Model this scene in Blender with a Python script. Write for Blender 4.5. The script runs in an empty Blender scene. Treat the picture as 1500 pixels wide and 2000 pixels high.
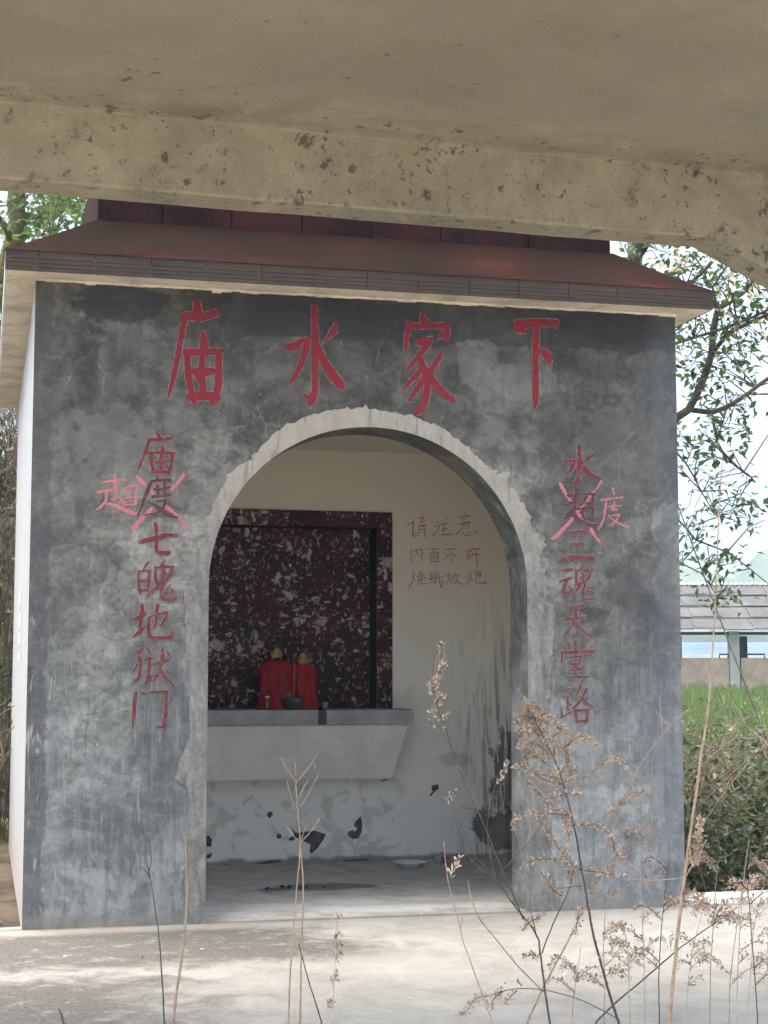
import bpy, math, random
import numpy as np
from mathutils import Vector, noise as mnoise
random.seed(7)
rad = math.radians
scn = bpy.context.scene
COL = scn.collection

# ------------------------------------------------------------------ camera
CAM = np.array([-.2174, -8.3658, 1.2426]); YAW, PITCH, FPX = .2394, .0990, 3200.
cam_d = bpy.data.cameras.new('camera'); cam = bpy.data.objects.new('camera', cam_d); COL.objects.link(cam)
cam.location = CAM; cam.rotation_euler = (math.pi/2 + PITCH, 0, -YAW)
cam_d.sensor_fit = 'VERTICAL'; cam_d.sensor_height = 24; cam_d.lens = FPX/2000*24
cam_d.clip_start = .05; cam_d.clip_end = 6000
scn.camera = cam
# ------------------------------------------------------------------ light
SUN_DIR = Vector((-.2, .04, 1.0)).normalized()        # towards the hazy sun: high, a little to the left
wd = bpy.data.worlds.new('World'); scn.world = wd; wd.use_nodes = True
wn = wd.node_tree; bg = wn.nodes['Background']
sky = wn.nodes.new('ShaderNodeTexSky'); sky.sky_type = 'NISHITA'; sky.sun_disc = False
sky.sun_elevation = math.asin(SUN_DIR.z); sky.sun_rotation = math.atan2(SUN_DIR.x, SUN_DIR.y)
sky.air_density = .8; sky.dust_density = 7.0; sky.ozone_density = .6; sky.altitude = 0
wn.links.new(sky.outputs[0], bg.inputs[0]); bg.inputs[1].default_value = .12
sl = bpy.data.lights.new('sun', 'SUN'); sl.energy = 1.5; sl.angle = rad(50); sl.color = (1, .94, .84)
so = bpy.data.objects.new('sun', sl); COL.objects.link(so)
so.rotation_euler = SUN_DIR.to_track_quat('Z', 'Y').to_euler()
scn.view_settings.view_transform = 'Standard'; scn.view_settings.look = 'None'
scn.view_settings.gamma = 1; scn.view_settings.use_curve_mapping = False
scn.view_settings.exposure = 2.68
cy = scn.cycles
cy.max_bounces = 8; cy.diffuse_bounces = 7; cy.adaptive_threshold = .03; cy.volume_bounces = 1; cy.transparent_max_bounces = 4
cy.use_denoising = True; cy.sample_clamp_indirect = 8

# ------------------------------------------------------------------ measuring helpers
_f = np.array([math.sin(YAW)*math.cos(PITCH), math.cos(YAW)*math.cos(PITCH), math.sin(PITCH)])
_r = np.array([math.cos(YAW), -math.sin(YAW), 0.]); _u = np.cross(_r, _f)
_fh = np.array([math.sin(YAW), math.cos(YAW), 0.])
def ray(x, y): return _f + _r*(x-750)/FPX + _u*(1000-y)/FPX
def onY(x, y, Y): d = ray(x, y); return CAM + d*(Y-CAM[1])/d[1]
def onZ(x, y, Z): d = ray(x, y); return CAM + d*(Z-CAM[2])/d[2]
def atD(x, y, D): return CAM + ray(x, y)*D
def onP(x, y, p0, n): d = ray(x, y); return CAM + d*(np.dot(np.array(p0)-CAM, n)/np.dot(d, n))

# ------------------------------------------------------------------ material helpers
class Mat:
    def __init__(s, name, rough=.9, spec=.25):
        s.mat = bpy.data.materials.new(name); s.mat.use_nodes = True
        s.nt = s.mat.node_tree; s.b = s.nt.nodes['Principled BSDF']
        s.b.inputs['Roughness'].default_value = rough
        s.b.inputs['Specular IOR Level'].default_value = spec
        s.tc = s.nt.nodes.new('ShaderNodeTexCoord').outputs['Object']
    def n(s, t): return s.nt.nodes.new('ShaderNode'+t)
    def put(s, sock, v):
        if hasattr(v, 'links') or isinstance(v, bpy.types.NodeSocket): s.nt.links.new(v, sock)
        elif isinstance(v, (tuple, list)):
            v = tuple(v); sock.default_value = v if len(v) == len(sock.default_value) else v+(1,)
        else: sock.default_value = v
    def map(s, scale=(1, 1, 1), loc=(0, 0, 0), vec=None, rot=(0, 0, 0)):
        k = s.n('Mapping'); s.put(k.inputs['Vector'], vec or s.tc); s.put(k.inputs['Scale'], scale); s.put(k.inputs['Location'], loc); s.put(k.inputs['Rotation'], rot)
        return k.outputs[0]
    def noise(s, scale, detail=4, rough=.55, dist=0, vec=None, out=0):
        k = s.n('TexNoise'); s.put(k.inputs['Vector'], vec or s.tc)
        for a, v in (('Scale', scale), ('Detail', detail), ('Roughness', rough), ('Distortion', dist)): k.inputs[a].default_value = v
        return k.outputs[out]
    def vor(s, scale, vec=None, feature='F1', rnd=1, out='Distance'):
        k = s.n('TexVoronoi'); k.feature = feature; s.put(k.inputs['Vector'], vec or s.tc); k.inputs['Scale'].default_value = scale; k.inputs['Randomness'].default_value = rnd
        return k.outputs[out]
    def ramp(s, f, *st):
        k = s.n('ValToRGB'); s.put(k.inputs[0], f); e = k.color_ramp.elements
        while len(e) < len(st): e.new(.5)
        for el, (p, c) in zip(e, st):
            el.position = p; el.color = (c, c, c, 1) if not isinstance(c, (tuple, list)) else tuple(c)+(1,)
        return k.outputs[0]
    def ss(s, v, a, b, smooth=True):        # 0 at a, 1 at b
        k = s.n('MapRange'); k.interpolation_type = 'SMOOTHSTEP' if smooth else 'LINEAR'
        s.put(k.inputs[0], v); k.inputs[1].default_value = a; k.inputs[2].default_value = b
        if a > b:
            k.inputs[1].default_value = b; k.inputs[2].default_value = a; k.inputs[3].default_value = 1; k.inputs[4].default_value = 0
        return k.outputs[0]
    def mix(s, f, a, b, mode='MIX'):
        k = s.n('Mix'); k.data_type = 'RGBA'; k.blend_type = mode
        s.put(k.inputs[0], f); s.put(k.inputs[6], a); s.put(k.inputs[7], b); return k.outputs[2]
    def m(s, op, a, b=0, clamp=False):
        k = s.n('Math'); k.operation = op; k.use_clamp = clamp; s.put(k.inputs[0], a); s.put(k.inputs[1], b); return k.outputs[0]
    def sep(s, vec=None):
        k = s.n('SeparateXYZ'); s.put(k.inputs[0], vec or s.tc); return k.outputs
    def blob(s, c, r, wob=.5, nscale=6, lo=1.15, hi=.75):
        k = s.map(scale=tuple(1/v for v in r), loc=tuple(-a/b for a, b in zip(c, r)))
        l = s.n('VectorMath'); l.operation = 'LENGTH'; s.put(l.inputs[0], k)
        d = s.m('ADD', l.outputs['Value'], s.m('MULTIPLY', s.m('SUBTRACT', s.noise(nscale, 4, .6), .5), wob*2))
        return s.ss(d, lo, hi)
    def bump(s, h, strength=.3, dist=.01):
        k = s.n('Bump'); k.inputs['Strength'].default_value = strength; k.inputs['Distance'].default_value = dist
        s.put(k.inputs['Height'], h); s.put(s.b.inputs['Normal'], k.outputs[0])
    def col(s, c): s.put(s.b.inputs['Base Color'], c); return s.mat
def add_masks(M, *ms):
    o = ms[0]
    for k in ms[1:]: o = M.m('MAXIMUM', o, k)
    return o

# ------------------------------------------------------------------ mesh helpers
class MB:
    def __init__(s): s.v = []; s.f = []; s.mi = []; s.sm = []
    def face(s, pts, mi=0, sm=False):
        i = len(s.v); s.v += [tuple(map(float, p)) for p in pts]; s.f.append(tuple(range(i, i+len(pts)))); s.mi.append(mi); s.sm.append(sm)
    def box(s, a, b, mi=0):
        x0, y0, z0 = a; x1, y1, z1 = b
        P = [(x0,y0,z0),(x1,y0,z0),(x1,y1,z0),(x0,y1,z0),(x0,y0,z1),(x1,y0,z1),(x1,y1,z1),(x0,y1,z1)]
        s.hexa(P, mi)
    def hexa(s, P, mi=0):
        i = len(s.v); s.v += [tuple(map(float, p)) for p in P]
        for q in ((0,3,2,1),(4,5,6,7),(0,1,5,4),(1,2,6,5),(2,3,7,6),(3,0,4,7)): s.f.append(tuple(i+k for k in q)); s.mi.append(mi); s.sm.append(False)
    def tube(s, pts, rads, n=6, mi=0, cap=True):
        pts = [Vector(p) for p in pts]; base = len(s.v); N = len(pts); up = None
        for i, p in enumerate(pts):
            t = (pts[min(i+1, N-1)]-pts[max(i-1, 0)]).normalized()
            if up is None: up = t.orthogonal().normalized()
            up = (up-t*up.dot(t)).normalized(); w = t.cross(up); r = rads[i] if isinstance(rads, (list, tuple)) else rads
            for k in range(n):
                a = 2*math.pi*k/n; s.v.append(tuple(p+(up*math.cos(a)+w*math.sin(a))*r))
        for i in range(N-1):
            for k in range(n):
                a = base+i*n+k; b = base+i*n+(k+1) % n; s.f.append((a, b, b+n, a+n)); s.mi.append(mi); s.sm.append(True)
        if cap:
            s.f.append(tuple(base+k for k in reversed(range(n)))); s.f.append(tuple(base+(N-1)*n+k for k in range(n))); s.mi += [mi, mi]; s.sm += [False, False]
    def lathe(s, prof, c, n=20, sx=1, sy=1, mi=0, rot=0):
        base = len(s.v)
        for r_, z in prof:
            for k in range(n):
                a = 2*math.pi*k/n+rot; s.v.append((c[0]+r_*sx*math.cos(a), c[1]+r_*sy*math.sin(a), c[2]+z))
        for i in range(len(prof)-1):
            for k in range(n):
                a = base+i*n+k; b = base+i*n+(k+1) % n; s.f.append((a, b, b+n, a+n)); s.mi.append(mi); s.sm.append(True)
        for i in (0, len(prof)-1):
            if prof[i][0] > 1e-5:
                q = tuple(base+i*n+k for k in range(n)); s.f.append(q if i else q[::-1]); s.mi.append(mi); s.sm.append(False)
    def leaf(s, c, d, nrm, L, W, mi=0):
        d = d.normalized(); w = d.cross(nrm)
        if w.length < 1e-4: w = d.orthogonal()
        w.normalize(); nn = w.cross(d)
        b = c; t = c+d*L; m1 = c+d*L*.42+w*W*.5+nn*W*.16; m2 = c+d*L*.42-w*W*.5+nn*W*.16
        i = len(s.v); s.v += [tuple(b), tuple(m1), tuple(t), tuple(m2)]
        s.f += [(i, i+1, i+2), (i, i+2, i+3)]; s.mi += [mi, mi]; s.sm += [False, False]
    def build(s, name, mats, parent=None, bevel=0, **kw):
        off = Vector((0, 0, 0)); p = parent
        inv = None
        if parent is not None: inv = WORLD[parent.name].inverted()
        V = s.v if inv is None else [tuple(inv @ Vector(v)) for v in s.v]
        me = bpy.data.meshes.new(name); me.from_pydata(V, [], s.f)
        for mm in (mats if isinstance(mats, (list, tuple)) else [mats]): me.materials.append(mm.mat if isinstance(mm, Mat) else mm)
        me.polygons.foreach_set('material_index', s.mi); me.polygons.foreach_set('use_smooth', s.sm); me.update()
        o = bpy.data.objects.new(name, me); COL.objects.link(o); o.parent = parent
        from mathutils import Matrix
        WORLD[o.name] = WORLD[parent.name] if parent is not None else Matrix()
        if bevel:
            b = o.modifiers.new('bevel', 'BEVEL'); b.width = bevel; b.segments = 2; b.limit_method = 'ANGLE'
        tag(o, **kw); return o
from mathutils import Matrix
WORLD = {}
def tag(o, label=None, cat=None, group=None, kind=None):
    for k, v in (('label', label), ('category', cat), ('group', group), ('kind', kind)):
        if v: o[k] = v
    return o
def thing(name, loc, label, cat, group=None, rz=0):
    o = bpy.data.objects.new(name, None); COL.objects.link(o); o.location = [float(v) for v in loc]; o.rotation_euler = (0, 0, rz); o.empty_display_size = .1
    WORLD[o.name] = Matrix.Translation(o.location) @ Matrix.Rotation(rz, 4, 'Z')
    return tag(o, label, cat, group)
def spline(pts, step):
    """Catmull-Rom resample of tuples (any length)."""
    P = [np.array(p, float) for p in pts]
    if len(P) == 2:
        n = max(1, int(np.linalg.norm((P[1]-P[0])[:2])/step)); return [P[0]+(P[1]-P[0])*i/n for i in range(n+1)]
    out = []
    for i in range(len(P)-1):
        p0 = P[max(i-1, 0)]; p1 = P[i]; p2 = P[i+1]; p3 = P[min(i+2, len(P)-1)]
        n = max(1, int(np.linalg.norm((p2-p1)[:2])/step))
        for k in range(n):
            t = k/n; out.append(.5*((2*p1)+(-p0+p2)*t+(2*p0-5*p1+4*p2-p3)*t*t+(-p0+3*p1-3*p2+p3)*t**3))
    out.append(P[-1]); return out
def rv(a=1.0): return Vector((random.uniform(-a, a), random.uniform(-a, a), random.uniform(-a, a)))
def sstep(a, b, x):
    t = min(1, max(0, (x-a)/(b-a))); return t*t*(3-2*t)

# ------------------------------------------------------------------ materials
def m_cement():
    M = Mat('weathered_cement', .88, .2); x, y, z = M.sep()
    big = M.noise(1.3, 5, .6, .8); mid = M.noise(4.2, 6, .62, 1.2); fine = M.m('ADD', M.m('MULTIPLY', M.noise(38, 5, .65), .5), M.m('MULTIPLY', M.noise(14, 6, .7, .5), .5)); tro = M.noise(2.2, 3, .5, 2.5, vec=M.map((1, 1, 1.7), (3.1, 0, 1)))
    v = M.m('ADD', M.m('MULTIPLY', big, .45), M.m('ADD', M.m('MULTIPLY', mid, .35), M.m('ADD', M.m('MULTIPLY', fine, .62), M.m('MULTIPLY', tro, .3))))
    c = M.ramp(v, (.70, (.046, .047, .041)), (.80, (.096, .098, .087)), (.89, (.154, .155, .14)), (1.0, (.255, .253, .23)))
    # trowelled flakes with harder edges
    vc = M.vor(3.4, vec=M.map((1, 1, .8), vec=None), feature='SMOOTH_F1')
    fl = M.ss(M.m('ADD', tro, M.m('MULTIPLY', M.m('SUBTRACT', mid, .5), .7)), .54, .56)
    c = M.mix(M.m('MULTIPLY', fl, .5), c, (.175, .171, .16))
    fl2 = M.ss(M.noise(3.1, 4, .6, 1.8, vec=M.map((1, 1, 1.2), (9, 2, 4))), .56, .575)
    c = M.mix(M.m('MULTIPLY', fl2, .45), c, (.075, .075, .074))
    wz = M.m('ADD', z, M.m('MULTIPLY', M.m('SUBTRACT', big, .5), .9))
    c = M.mix(M.m('MULTIPLY', M.ss(wz, 1.9, 2.7), .9), c, M.mix(.6, c, (.032, .033, .028)))  # upper wall darkened in the colour for canopy and eave shade, besides weathering
    c = M.mix(M.m('MULTIPLY', M.ss(wz, 1.75, .6), 1.0), c, M.mix(1, c, (1.6, 1.68, 1.7), 'MULTIPLY'))  # lower wall lightened in the colour for ground bounce, besides pale lime
    # trowelled patches: each its own tone, edges torn
    wv = M.mix(.3, M.tc, M.noise(2.5, 4, .6, out=1), 'ADD'); wv = M.mix(.05, wv, M.noise(24, 4, .65, out=1), 'ADD')
    for sc, lo_, hi_, mp in ((2.1, .70, 1.28, (1, 1, .75)), (5.5, .80, 1.2, (.8, 1, 1.1)), (13, .88, 1.13, (1, 1, .5))):
        cell = M.sep(M.vor(sc, M.map(mp, (sc, 0, 2), vec=wv), out='Color'))[0]
        k = M.n('Combine' + 'Color'); g_ = M.ss(cell, 0, 1, False); g_ = M.m('ADD', M.m('MULTIPLY', g_, hi_-lo_), lo_)
        for i_ in range(3): M.put(k.inputs[i_], g_)
        c = M.mix(1, c, k.outputs[0], 'MULTIPLY')
    scr = M.m('MULTIPLY', M.ss(M.vor(3.1, M.map((1.6, 1, .5), (2, 0, 5), vec=wv, rot=(0, .35, 0)), 'DISTANCE_TO_EDGE'), .012, .004), M.ss(M.noise(2.2, 3, .6, vec=M.map(loc=(3, 3, 3))), .52, .6))
    c = M.mix(M.m('MULTIPLY', scr, .35), c, (.26, .26, .245))
    run = M.m('MULTIPLY', M.ss(M.noise(1, 5, .65, .2, vec=M.map((11, 1, .7), (4, 0, 0))), .5, .66), M.ss(M.m('ADD', z, M.m('MULTIPLY', big, .6)), 2.3, 3.0))
    c = M.mix(M.m('MULTIPLY', run, .45), c, (.05, .052, .05))
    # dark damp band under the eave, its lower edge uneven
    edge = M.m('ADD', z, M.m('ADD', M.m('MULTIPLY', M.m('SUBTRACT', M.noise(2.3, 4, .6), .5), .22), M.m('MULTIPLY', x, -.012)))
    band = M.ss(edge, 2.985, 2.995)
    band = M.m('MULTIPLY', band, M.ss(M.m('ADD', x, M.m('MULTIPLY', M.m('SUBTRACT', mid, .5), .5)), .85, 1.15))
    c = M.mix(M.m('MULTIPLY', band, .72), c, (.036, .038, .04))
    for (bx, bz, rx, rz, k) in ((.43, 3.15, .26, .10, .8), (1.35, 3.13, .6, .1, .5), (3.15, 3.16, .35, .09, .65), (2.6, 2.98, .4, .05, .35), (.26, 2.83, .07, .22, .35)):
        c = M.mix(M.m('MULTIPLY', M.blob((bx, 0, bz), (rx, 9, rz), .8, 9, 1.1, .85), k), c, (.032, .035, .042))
    for (qx, qy, rx, rz, k) in ((930, 715, .11, .12, .38), (215, 885, .24, .2, .35), (1215, 880, .24, .3, .25), (1010, 745, .14, .1, .3)):
        w_ = onY(qx, qy, 0); c = M.mix(M.m('MULTIPLY', M.blob((w_[0], 0, w_[2]), (rx, 9, rz), 1.5, 8, 1.15, .9), k), c, (.18, .181, .168))
    # dark broad soak marks
    for (bx, bz, rx, rz, k) in ((.72, .95, .2, .42, .5), (3.25, 1.3, .25, .6, .35), (.5, .55, .5, .18, .35), (2.95, 2.3, .3, .4, .3), (.15, 1.7, .14, .8, .3), (2.9, .75, .25, .5, .22)):
        c = M.mix(M.m('MULTIPLY', M.blob((bx, 0, bz), (rx, 9, rz), .9, 4), k), c, (.065, .07, .077))
    # blue-grey run marks and pale lime streaks, stretched down the wall
    st = M.noise(1, 5, .6, .3, vec=M.map((26, 1, 2.2))); st2 = M.noise(1, 4, .65, .2, vec=M.map((60, 1, 4.5), (5, 0, 2)))
    low = M.ss(z, 1.75, .75)
    c = M.mix(M.m('MULTIPLY', M.m('MULTIPLY', M.ss(st, .54, .66), low), .6), c, (.24, .25, .26))
    c = M.mix(M.m('MULTIPLY', M.m('MULTIPLY', M.ss(st2, .57, .66), M.ss(z, 1.8, .6)), .7), c, (.33, .345, .355))
    c = M.mix(M.m('MULTIPLY', M.m('MULTIPLY', M.ss(st, .47, .35), M.ss(z, 2.6, 1.2)), .4), c, (.06, .065, .073))
    # lime scuffs near the foot, blue tint lower down and along the right edge
    ft = M.m('MULTIPLY', M.ss(M.m('ADD', z, M.m('MULTIPLY', M.m('SUBTRACT', mid, .5), .8)), .62, .1), M.ss(M.noise(1, 8, .72, .2, vec=M.map((13, 1, 6))), .44, .64))
    c = M.mix(M.m('MULTIPLY', ft, .8), c, (.36, .365, .36))
    c = M.mix(M.m('MULTIPLY', M.ss(z, 1.9, .6), .3), c, (.13, .142, .158))
    c = M.mix(M.m('MULTIPLY', M.ss(M.m('ADD', x, M.m('MULTIPLY', M.m('SUBTRACT', big, .5), .4)), 3.25, 3.45), .4), c, (.105, .12, .142))
    # rough corner strip at the left edge
    ed = M.ss(M.m('ADD', x, M.m('MULTIPLY', M.m('SUBTRACT', M.noise(7, 5, .7), .5), .12)), .105, .085)
    c = M.mix(M.m('MULTIPLY', ed, .55), c, (.065, .068, .074))
    wsp = M.m('MULTIPLY', M.ss(M.noise(1, 5, .7, .6, vec=M.map((30, 1, 6), (1, 0, 7))), .57, .66), M.m('MULTIPLY', M.ss(x, .3, .1), M.ss(z, 2.0, 1.2)))
    c = M.mix(M.m('MULTIPLY', wsp, .75), c, (.34, .345, .35))
    c = M.mix(M.m('MULTIPLY', M.ss(M.m('ADD', z, M.m('MULTIPLY', M.m('SUBTRACT', mid, .5), .05)), .075, .045), .6), c, (.20, .195, .175))
    # scattered plaster nicks
    nick = M.m('MULTIPLY', M.ss(M.vor(7, vec=M.map((1, 1, .45))), .055, .03), M.ss(M.noise(3, 2, .5), .52, .6))
    c = M.mix(M.m('MULTIPLY', nick, .8), c, (.5, .51, .5))
    M.bump(M.m('ADD', M.m('MULTIPLY', mid, .8), M.m('ADD', M.m('MULTIPLY', fine, .35), M.m('MULTIPLY', fl, .12))), .45, .012)
    return M.col(c)
def m_trim():
    M = Mat('pale_trowelled_mortar', .9, .2); x, y, z = M.sep()
    st = M.noise(1, 6, .65, .6, vec=M.map((22, 8, 7))); f = M.noise(45, 5, .7); b = M.noise(5, 4, .6)
    v = M.m('ADD', M.m('MULTIPLY', st, .5), M.m('ADD', M.m('MULTIPLY', f, .3), M.m('MULTIPLY', b, .3)))
    c = M.ramp(v, (.4, (.085, .085, .078)), (.55, (.185, .184, .17)), (.72, (.30, .298, .28)))
    c = M.mix(M.ss(M.m('ADD', z, M.m('MULTIPLY', b, .4)), 1.9, 2.6), c, M.mix(.55, c, (.40, .36, .29)))
    c = M.mix(M.m('MULTIPLY', M.ss(M.noise(1, 4, .6, 1, vec=M.map((14, 4, 3), (7, 0, 3))), .56, .66), .55), c, (.13, .135, .14))
    M.bump(v, .6, .015); return M.col(c)
def m_white():
    M = Mat('white_wall_paint', .8, .25); x, y, z = M.sep()
    st = M.noise(1, 5, .6, .3, vec=M.map((6, 9, .8))); big = M.noise(2, 4)
    c = M.mix(M.ss(st, .5, .72), (.40, .405, .405), (.29, .30, .31))
    c = M.mix(M.m('MULTIPLY', M.ss(M.m('ADD', z, M.m('MULTIPLY', M.m('SUBTRACT', st, .5), .8)), .5, .05), .6), c, (.36, .28, .21))
    c = M.mix(M.m('MULTIPLY', M.ss(M.m('ADD', z, M.m('MULTIPLY', M.m('SUBTRACT', big, .5), .7)), 1.75, 1.5), .22), c, (.38, .38, .37))
    M.bump(st, .3, .006); return M.col(c)
def m_inner():
    M = Mat('stained_interior_plaster', .9, .15); x, y, z = M.sep()
    big = M.noise(1.6, 4, .55); mid = M.noise(7, 5, .6); f = M.noise(60, 4, .6)
    c = M.mix(M.ss(M.m('ADD', z, M.m('MULTIPLY', big, .8)), 1.3, 2.6), (.85, .845, .80), (.68, .625, .53))  # lower wall whiter, upper browner: room light put into the plaster colour
    c = M.mix(M.m('MULTIPLY', M.ss(big, .5, .7), .2), c, (.54, .50, .43))
    sp = M.m('MULTIPLY', M.ss(M.m('ADD', M.noise(8, 6, .6, .6), M.m('MULTIPLY', M.m('SUBTRACT', big, .5), .5)), .505, .575), M.m('MULTIPLY', M.ss(z, .68, .55), M.ss(x, 2.75, 2.4)))
    c = M.mix(M.m('MULTIPLY', sp, .55), c, (.52, .49, .41))
    # soot and mould in the right-hand corner
    st = M.noise(1, 5, .65, .5, vec=M.map((30, 30, 2.2)))
    cor = M.ss(M.m('ADD', x, M.m('MULTIPLY', M.m('SUBTRACT', M.noise(3, 4, .6), .5), .55)), 2.85, 3.3)
    run = M.m('MULTIPLY', M.m('MULTIPLY', cor, M.ss(st, .46, .62)), M.ss(z, 2.1, .7))
    c = M.mix(M.m('MULTIPLY', run, .85), c, (.16, .145, .12))
    mo = add_masks(M, M.blob((3.26, 2.5, .2), (.2, 9, .13), 1.0, 11, 1.1, .9), M.m('MULTIPLY', M.blob((3.33, 2.5, .58), (.13, 9, .3), 1.1, 12, 1.15, .9), M.ss(st, .38, .5)))
    c = M.mix(M.m('MULTIPLY', mo, .85), c, M.mix(M.ss(mid, .4, .6), (.05, .054, .066), (.2, .19, .165)))
    c = M.mix(M.m('MULTIPLY', M.blob((2.95, 2.5, .66), (.14, 9, .06), 1.3, 14, 1.2, .5), .35), c, (.30, .25, .17))
    c = M.mix(M.m('MULTIPLY', M.ss(M.m('ADD', z, M.m('MULTIPLY', M.m('SUBTRACT', mid, .5), .1)), .045, .02), .8), c, (.2, .19, .17))
    c = M.mix(M.m('MULTIPLY', M.blob((2.3, 2.5, .63), (.06, 9, .04), .8, 12), .8), c, (.45, .25, .06))
    M.bump(M.m('ADD', M.m('MULTIPLY', mid, .5), M.m('MULTIPLY', f, .3)), .25, .006); return M.col(c)
def m_floor():
    M = Mat('worn_concrete_floor', .86, .3); x, y, z = M.sep()
    big = M.noise(.9, 5, .6, .5); mid = M.noise(5, 6, .65, .8); f = M.noise(55, 5, .65)
    v = M.m('ADD', M.m('MULTIPLY', big, .4), M.m('ADD', M.m('MULTIPLY', mid, .35), M.m('MULTIPLY', f, .25)))
    c = M.ramp(v, (.37, (.135, .133, .118)), (.5, (.205, .203, .183)), (.64, (.27, .268, .245)))
    # dark algae spread along the foot of the left pier and at the front left
    wob = M.m('MULTIPLY', M.m('SUBTRACT', mid, .5), 1.1)
    st = M.m('ADD', M.m('ADD', x, M.m('MULTIPLY', y, .35)), wob)
    a1 = M.m('MULTIPLY', M.ss(st, 1.5, .9), M.m('MULTIPLY', M.ss(M.m('ADD', y, wob), -1.3, -.95), M.ss(y, -.1, -.28)))
    a2 = M.m('MULTIPLY', M.ss(M.m('ADD', x, wob), .9, .2), M.ss(M.m('ADD', y, M.m('MULTIPLY', wob, .6)), -1.2, -1.55))
    b1 = M.blob((.25, -.72, 0), (.85, .48, 9), .8, 3.5, 1.2, .6); b2 = M.blob((-.2, -2.0, 0), (.62, .62, 9), .8, 3.5, 1.2, .6)
    al = M.m('MULTIPLY', add_masks(M, a1, a2, b1, b2), M.ss(M.noise(8, 7, .75, .4), .24, .5))
    c = M.mix(M.m('MULTIPLY', al, .88), c, M.mix(M.ss(f, .35, .65), (.036, .035, .03), (.085, .081, .07)))
    # floor inside lightened in the colour to lift its shade; soot spot, threshold stain
    ins = M.ss(M.m('ADD', y, M.m('MULTIPLY', wob, .25)), -.1, .35)
    c = M.mix(M.m('MULTIPLY', ins, .8), c, M.mix(M.ss(mid, .38, .6), (.40, .397, .375), (.54, .535, .505)))
    c = M.mix(M.m('MULTIPLY', M.blob((1.75, 1.25, 0), (.35, .18, 9), .8, 6), .6), c, (.06, .06, .06))
    edge = M.m('MULTIPLY', M.m('MULTIPLY', M.ss(M.m('ADD', y, M.m('MULTIPLY', wob, .12)), -.2, -.12), M.ss(y, .06, .02)), M.ss(M.noise(3, 4, .6), .42, .6))
    c = M.mix(M.m('MULTIPLY', M.m('MULTIPLY', edge, M.ss(x, 1.2, .8)), .5), c, (.24, .18, .13))
    cd = M.m('MULTIPLY', M.ss(M.m('ADD', y, M.m('MULTIPLY', wob, .05)), -.05, -.015), M.ss(y, .06, .02))
    c = M.mix(M.m('MULTIPLY', cd, .6), c, (.075, .072, .062))
    gt = M.m('MULTIPLY', M.ss(M.vor(16), .09, .05), M.ss(M.noise(1.7, 4, .6, vec=M.map(loc=(6, 2, 0))), .5, .62))
    c = M.mix(M.m('MULTIPLY', gt, .5), c, (.12, .11, .095))
    ck = M.ss(M.vor(.55, feature='DISTANCE_TO_EDGE', vec=M.mix(.12, M.tc, M.noise(2, 4, out=1))), .006, .002)
    c = M.mix(M.m('MULTIPLY', ck, .0), c, (.15, .14, .12))
    M.bump(M.m('ADD', mid, M.m('MULTIPLY', f, .5)), .35, .01); return M.col(c)
def m_canopy():
    M = Mat('cream_painted_concrete', .85, .25); x, y, z = M.sep()
    big = M.noise(1.1, 5, .6, .3); mid = M.noise(7, 5, .6, .5); f = M.noise(70, 5, .6)
    v = M.m('ADD', M.m('MULTIPLY', big, .45), M.m('ADD', M.m('MULTIPLY', mid, .35), M.m('MULTIPLY', f, .2)))
    c = M.ramp(v, (.38, (.168, .15, .108)), (.52, (.24, .216, .159)), (.64, (.305, .276, .207)))
    # grey darkening on the soffit, weaker near the beam
    gr = M.m('MULTIPLY', M.ss(M.m('ADD', y, M.m('MULTIPLY', M.m('SUBTRACT', big, .5), .7)), -.05, -.55), M.ss(mid, .3, .6))
    c = M.mix(M.m('MULTIPLY', gr, .4), c, (.13, .12, .10))
    near = M.ss(M.m('ABSOLUTE', M.m('ADD', M.m('ADD', y, -.02), M.m('MULTIPLY', M.m('SUBTRACT', big, .5), .2))), .45, .02)
    cl = M.noise(2.6, 4, .6, .5, vec=M.map(loc=(4, 1, 2)))
    dens = M.m('ADD', M.m('MULTIPLY', near, .16), M.m('MULTIPLY', cl, .5))
    wv = M.mix(.11, M.tc, M.noise(24, 4, .7, out=1), 'ADD')
    for sc, th, off in ((11, .525, 0), (20, .52, 3), (38, .515, 7)):
        k = M.n('TexVoronoi'); k.feature = 'F1'; M.put(k.inputs['Vector'], M.map((1, .8, .8), (off, off, 0), vec=wv)); k.inputs['Scale'].default_value = sc
        rnd = M.sep(k.outputs['Color'])[0]
        siz = M.m('MULTIPLY', M.m('SUBTRACT', M.m('ADD', dens, M.m('MULTIPLY', rnd, .35)), th), 1.0)
        sp = M.ss(M.m('SUBTRACT', siz, k.outputs['Distance']), -.07, .05)
        c = M.mix(M.m('MULTIPLY', sp, .72), c, (.04, .03, .022))
    # soft mould blooms below the crease
    blo = M.m('MULTIPLY', M.ss(M.noise(5.5, 5, .75, .8, vec=M.map(loc=(2, 5, 1))), .555, .70), M.ss(M.m('ABSOLUTE', M.m('ADD', y, -.0)), .3, .02))
    c = M.mix(M.m('MULTIPLY', blo, .62), c, M.mix(M.ss(M.noise(60, 4, .7), .45, .55), (.12, .09, .062), (.04, .031, .023)))
    hl = M.ss(M.vor(3.2, feature='DISTANCE_TO_EDGE', vec=M.mix(.25, M.tc, M.noise(3, 5, .7, out=1))), .005, .0015)
    hl = M.m('MULTIPLY', hl, M.ss(M.noise(1.7, 3, vec=M.map(loc=(8, 8, 8))), .55, .62))
    c = M.mix(M.m('MULTIPLY', hl, .6), c, (.13, .105, .08))
    M.bump(M.m('ADD', mid, M.m('MULTIPLY', f, .6)), .3, .008); return M.col(c)
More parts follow.
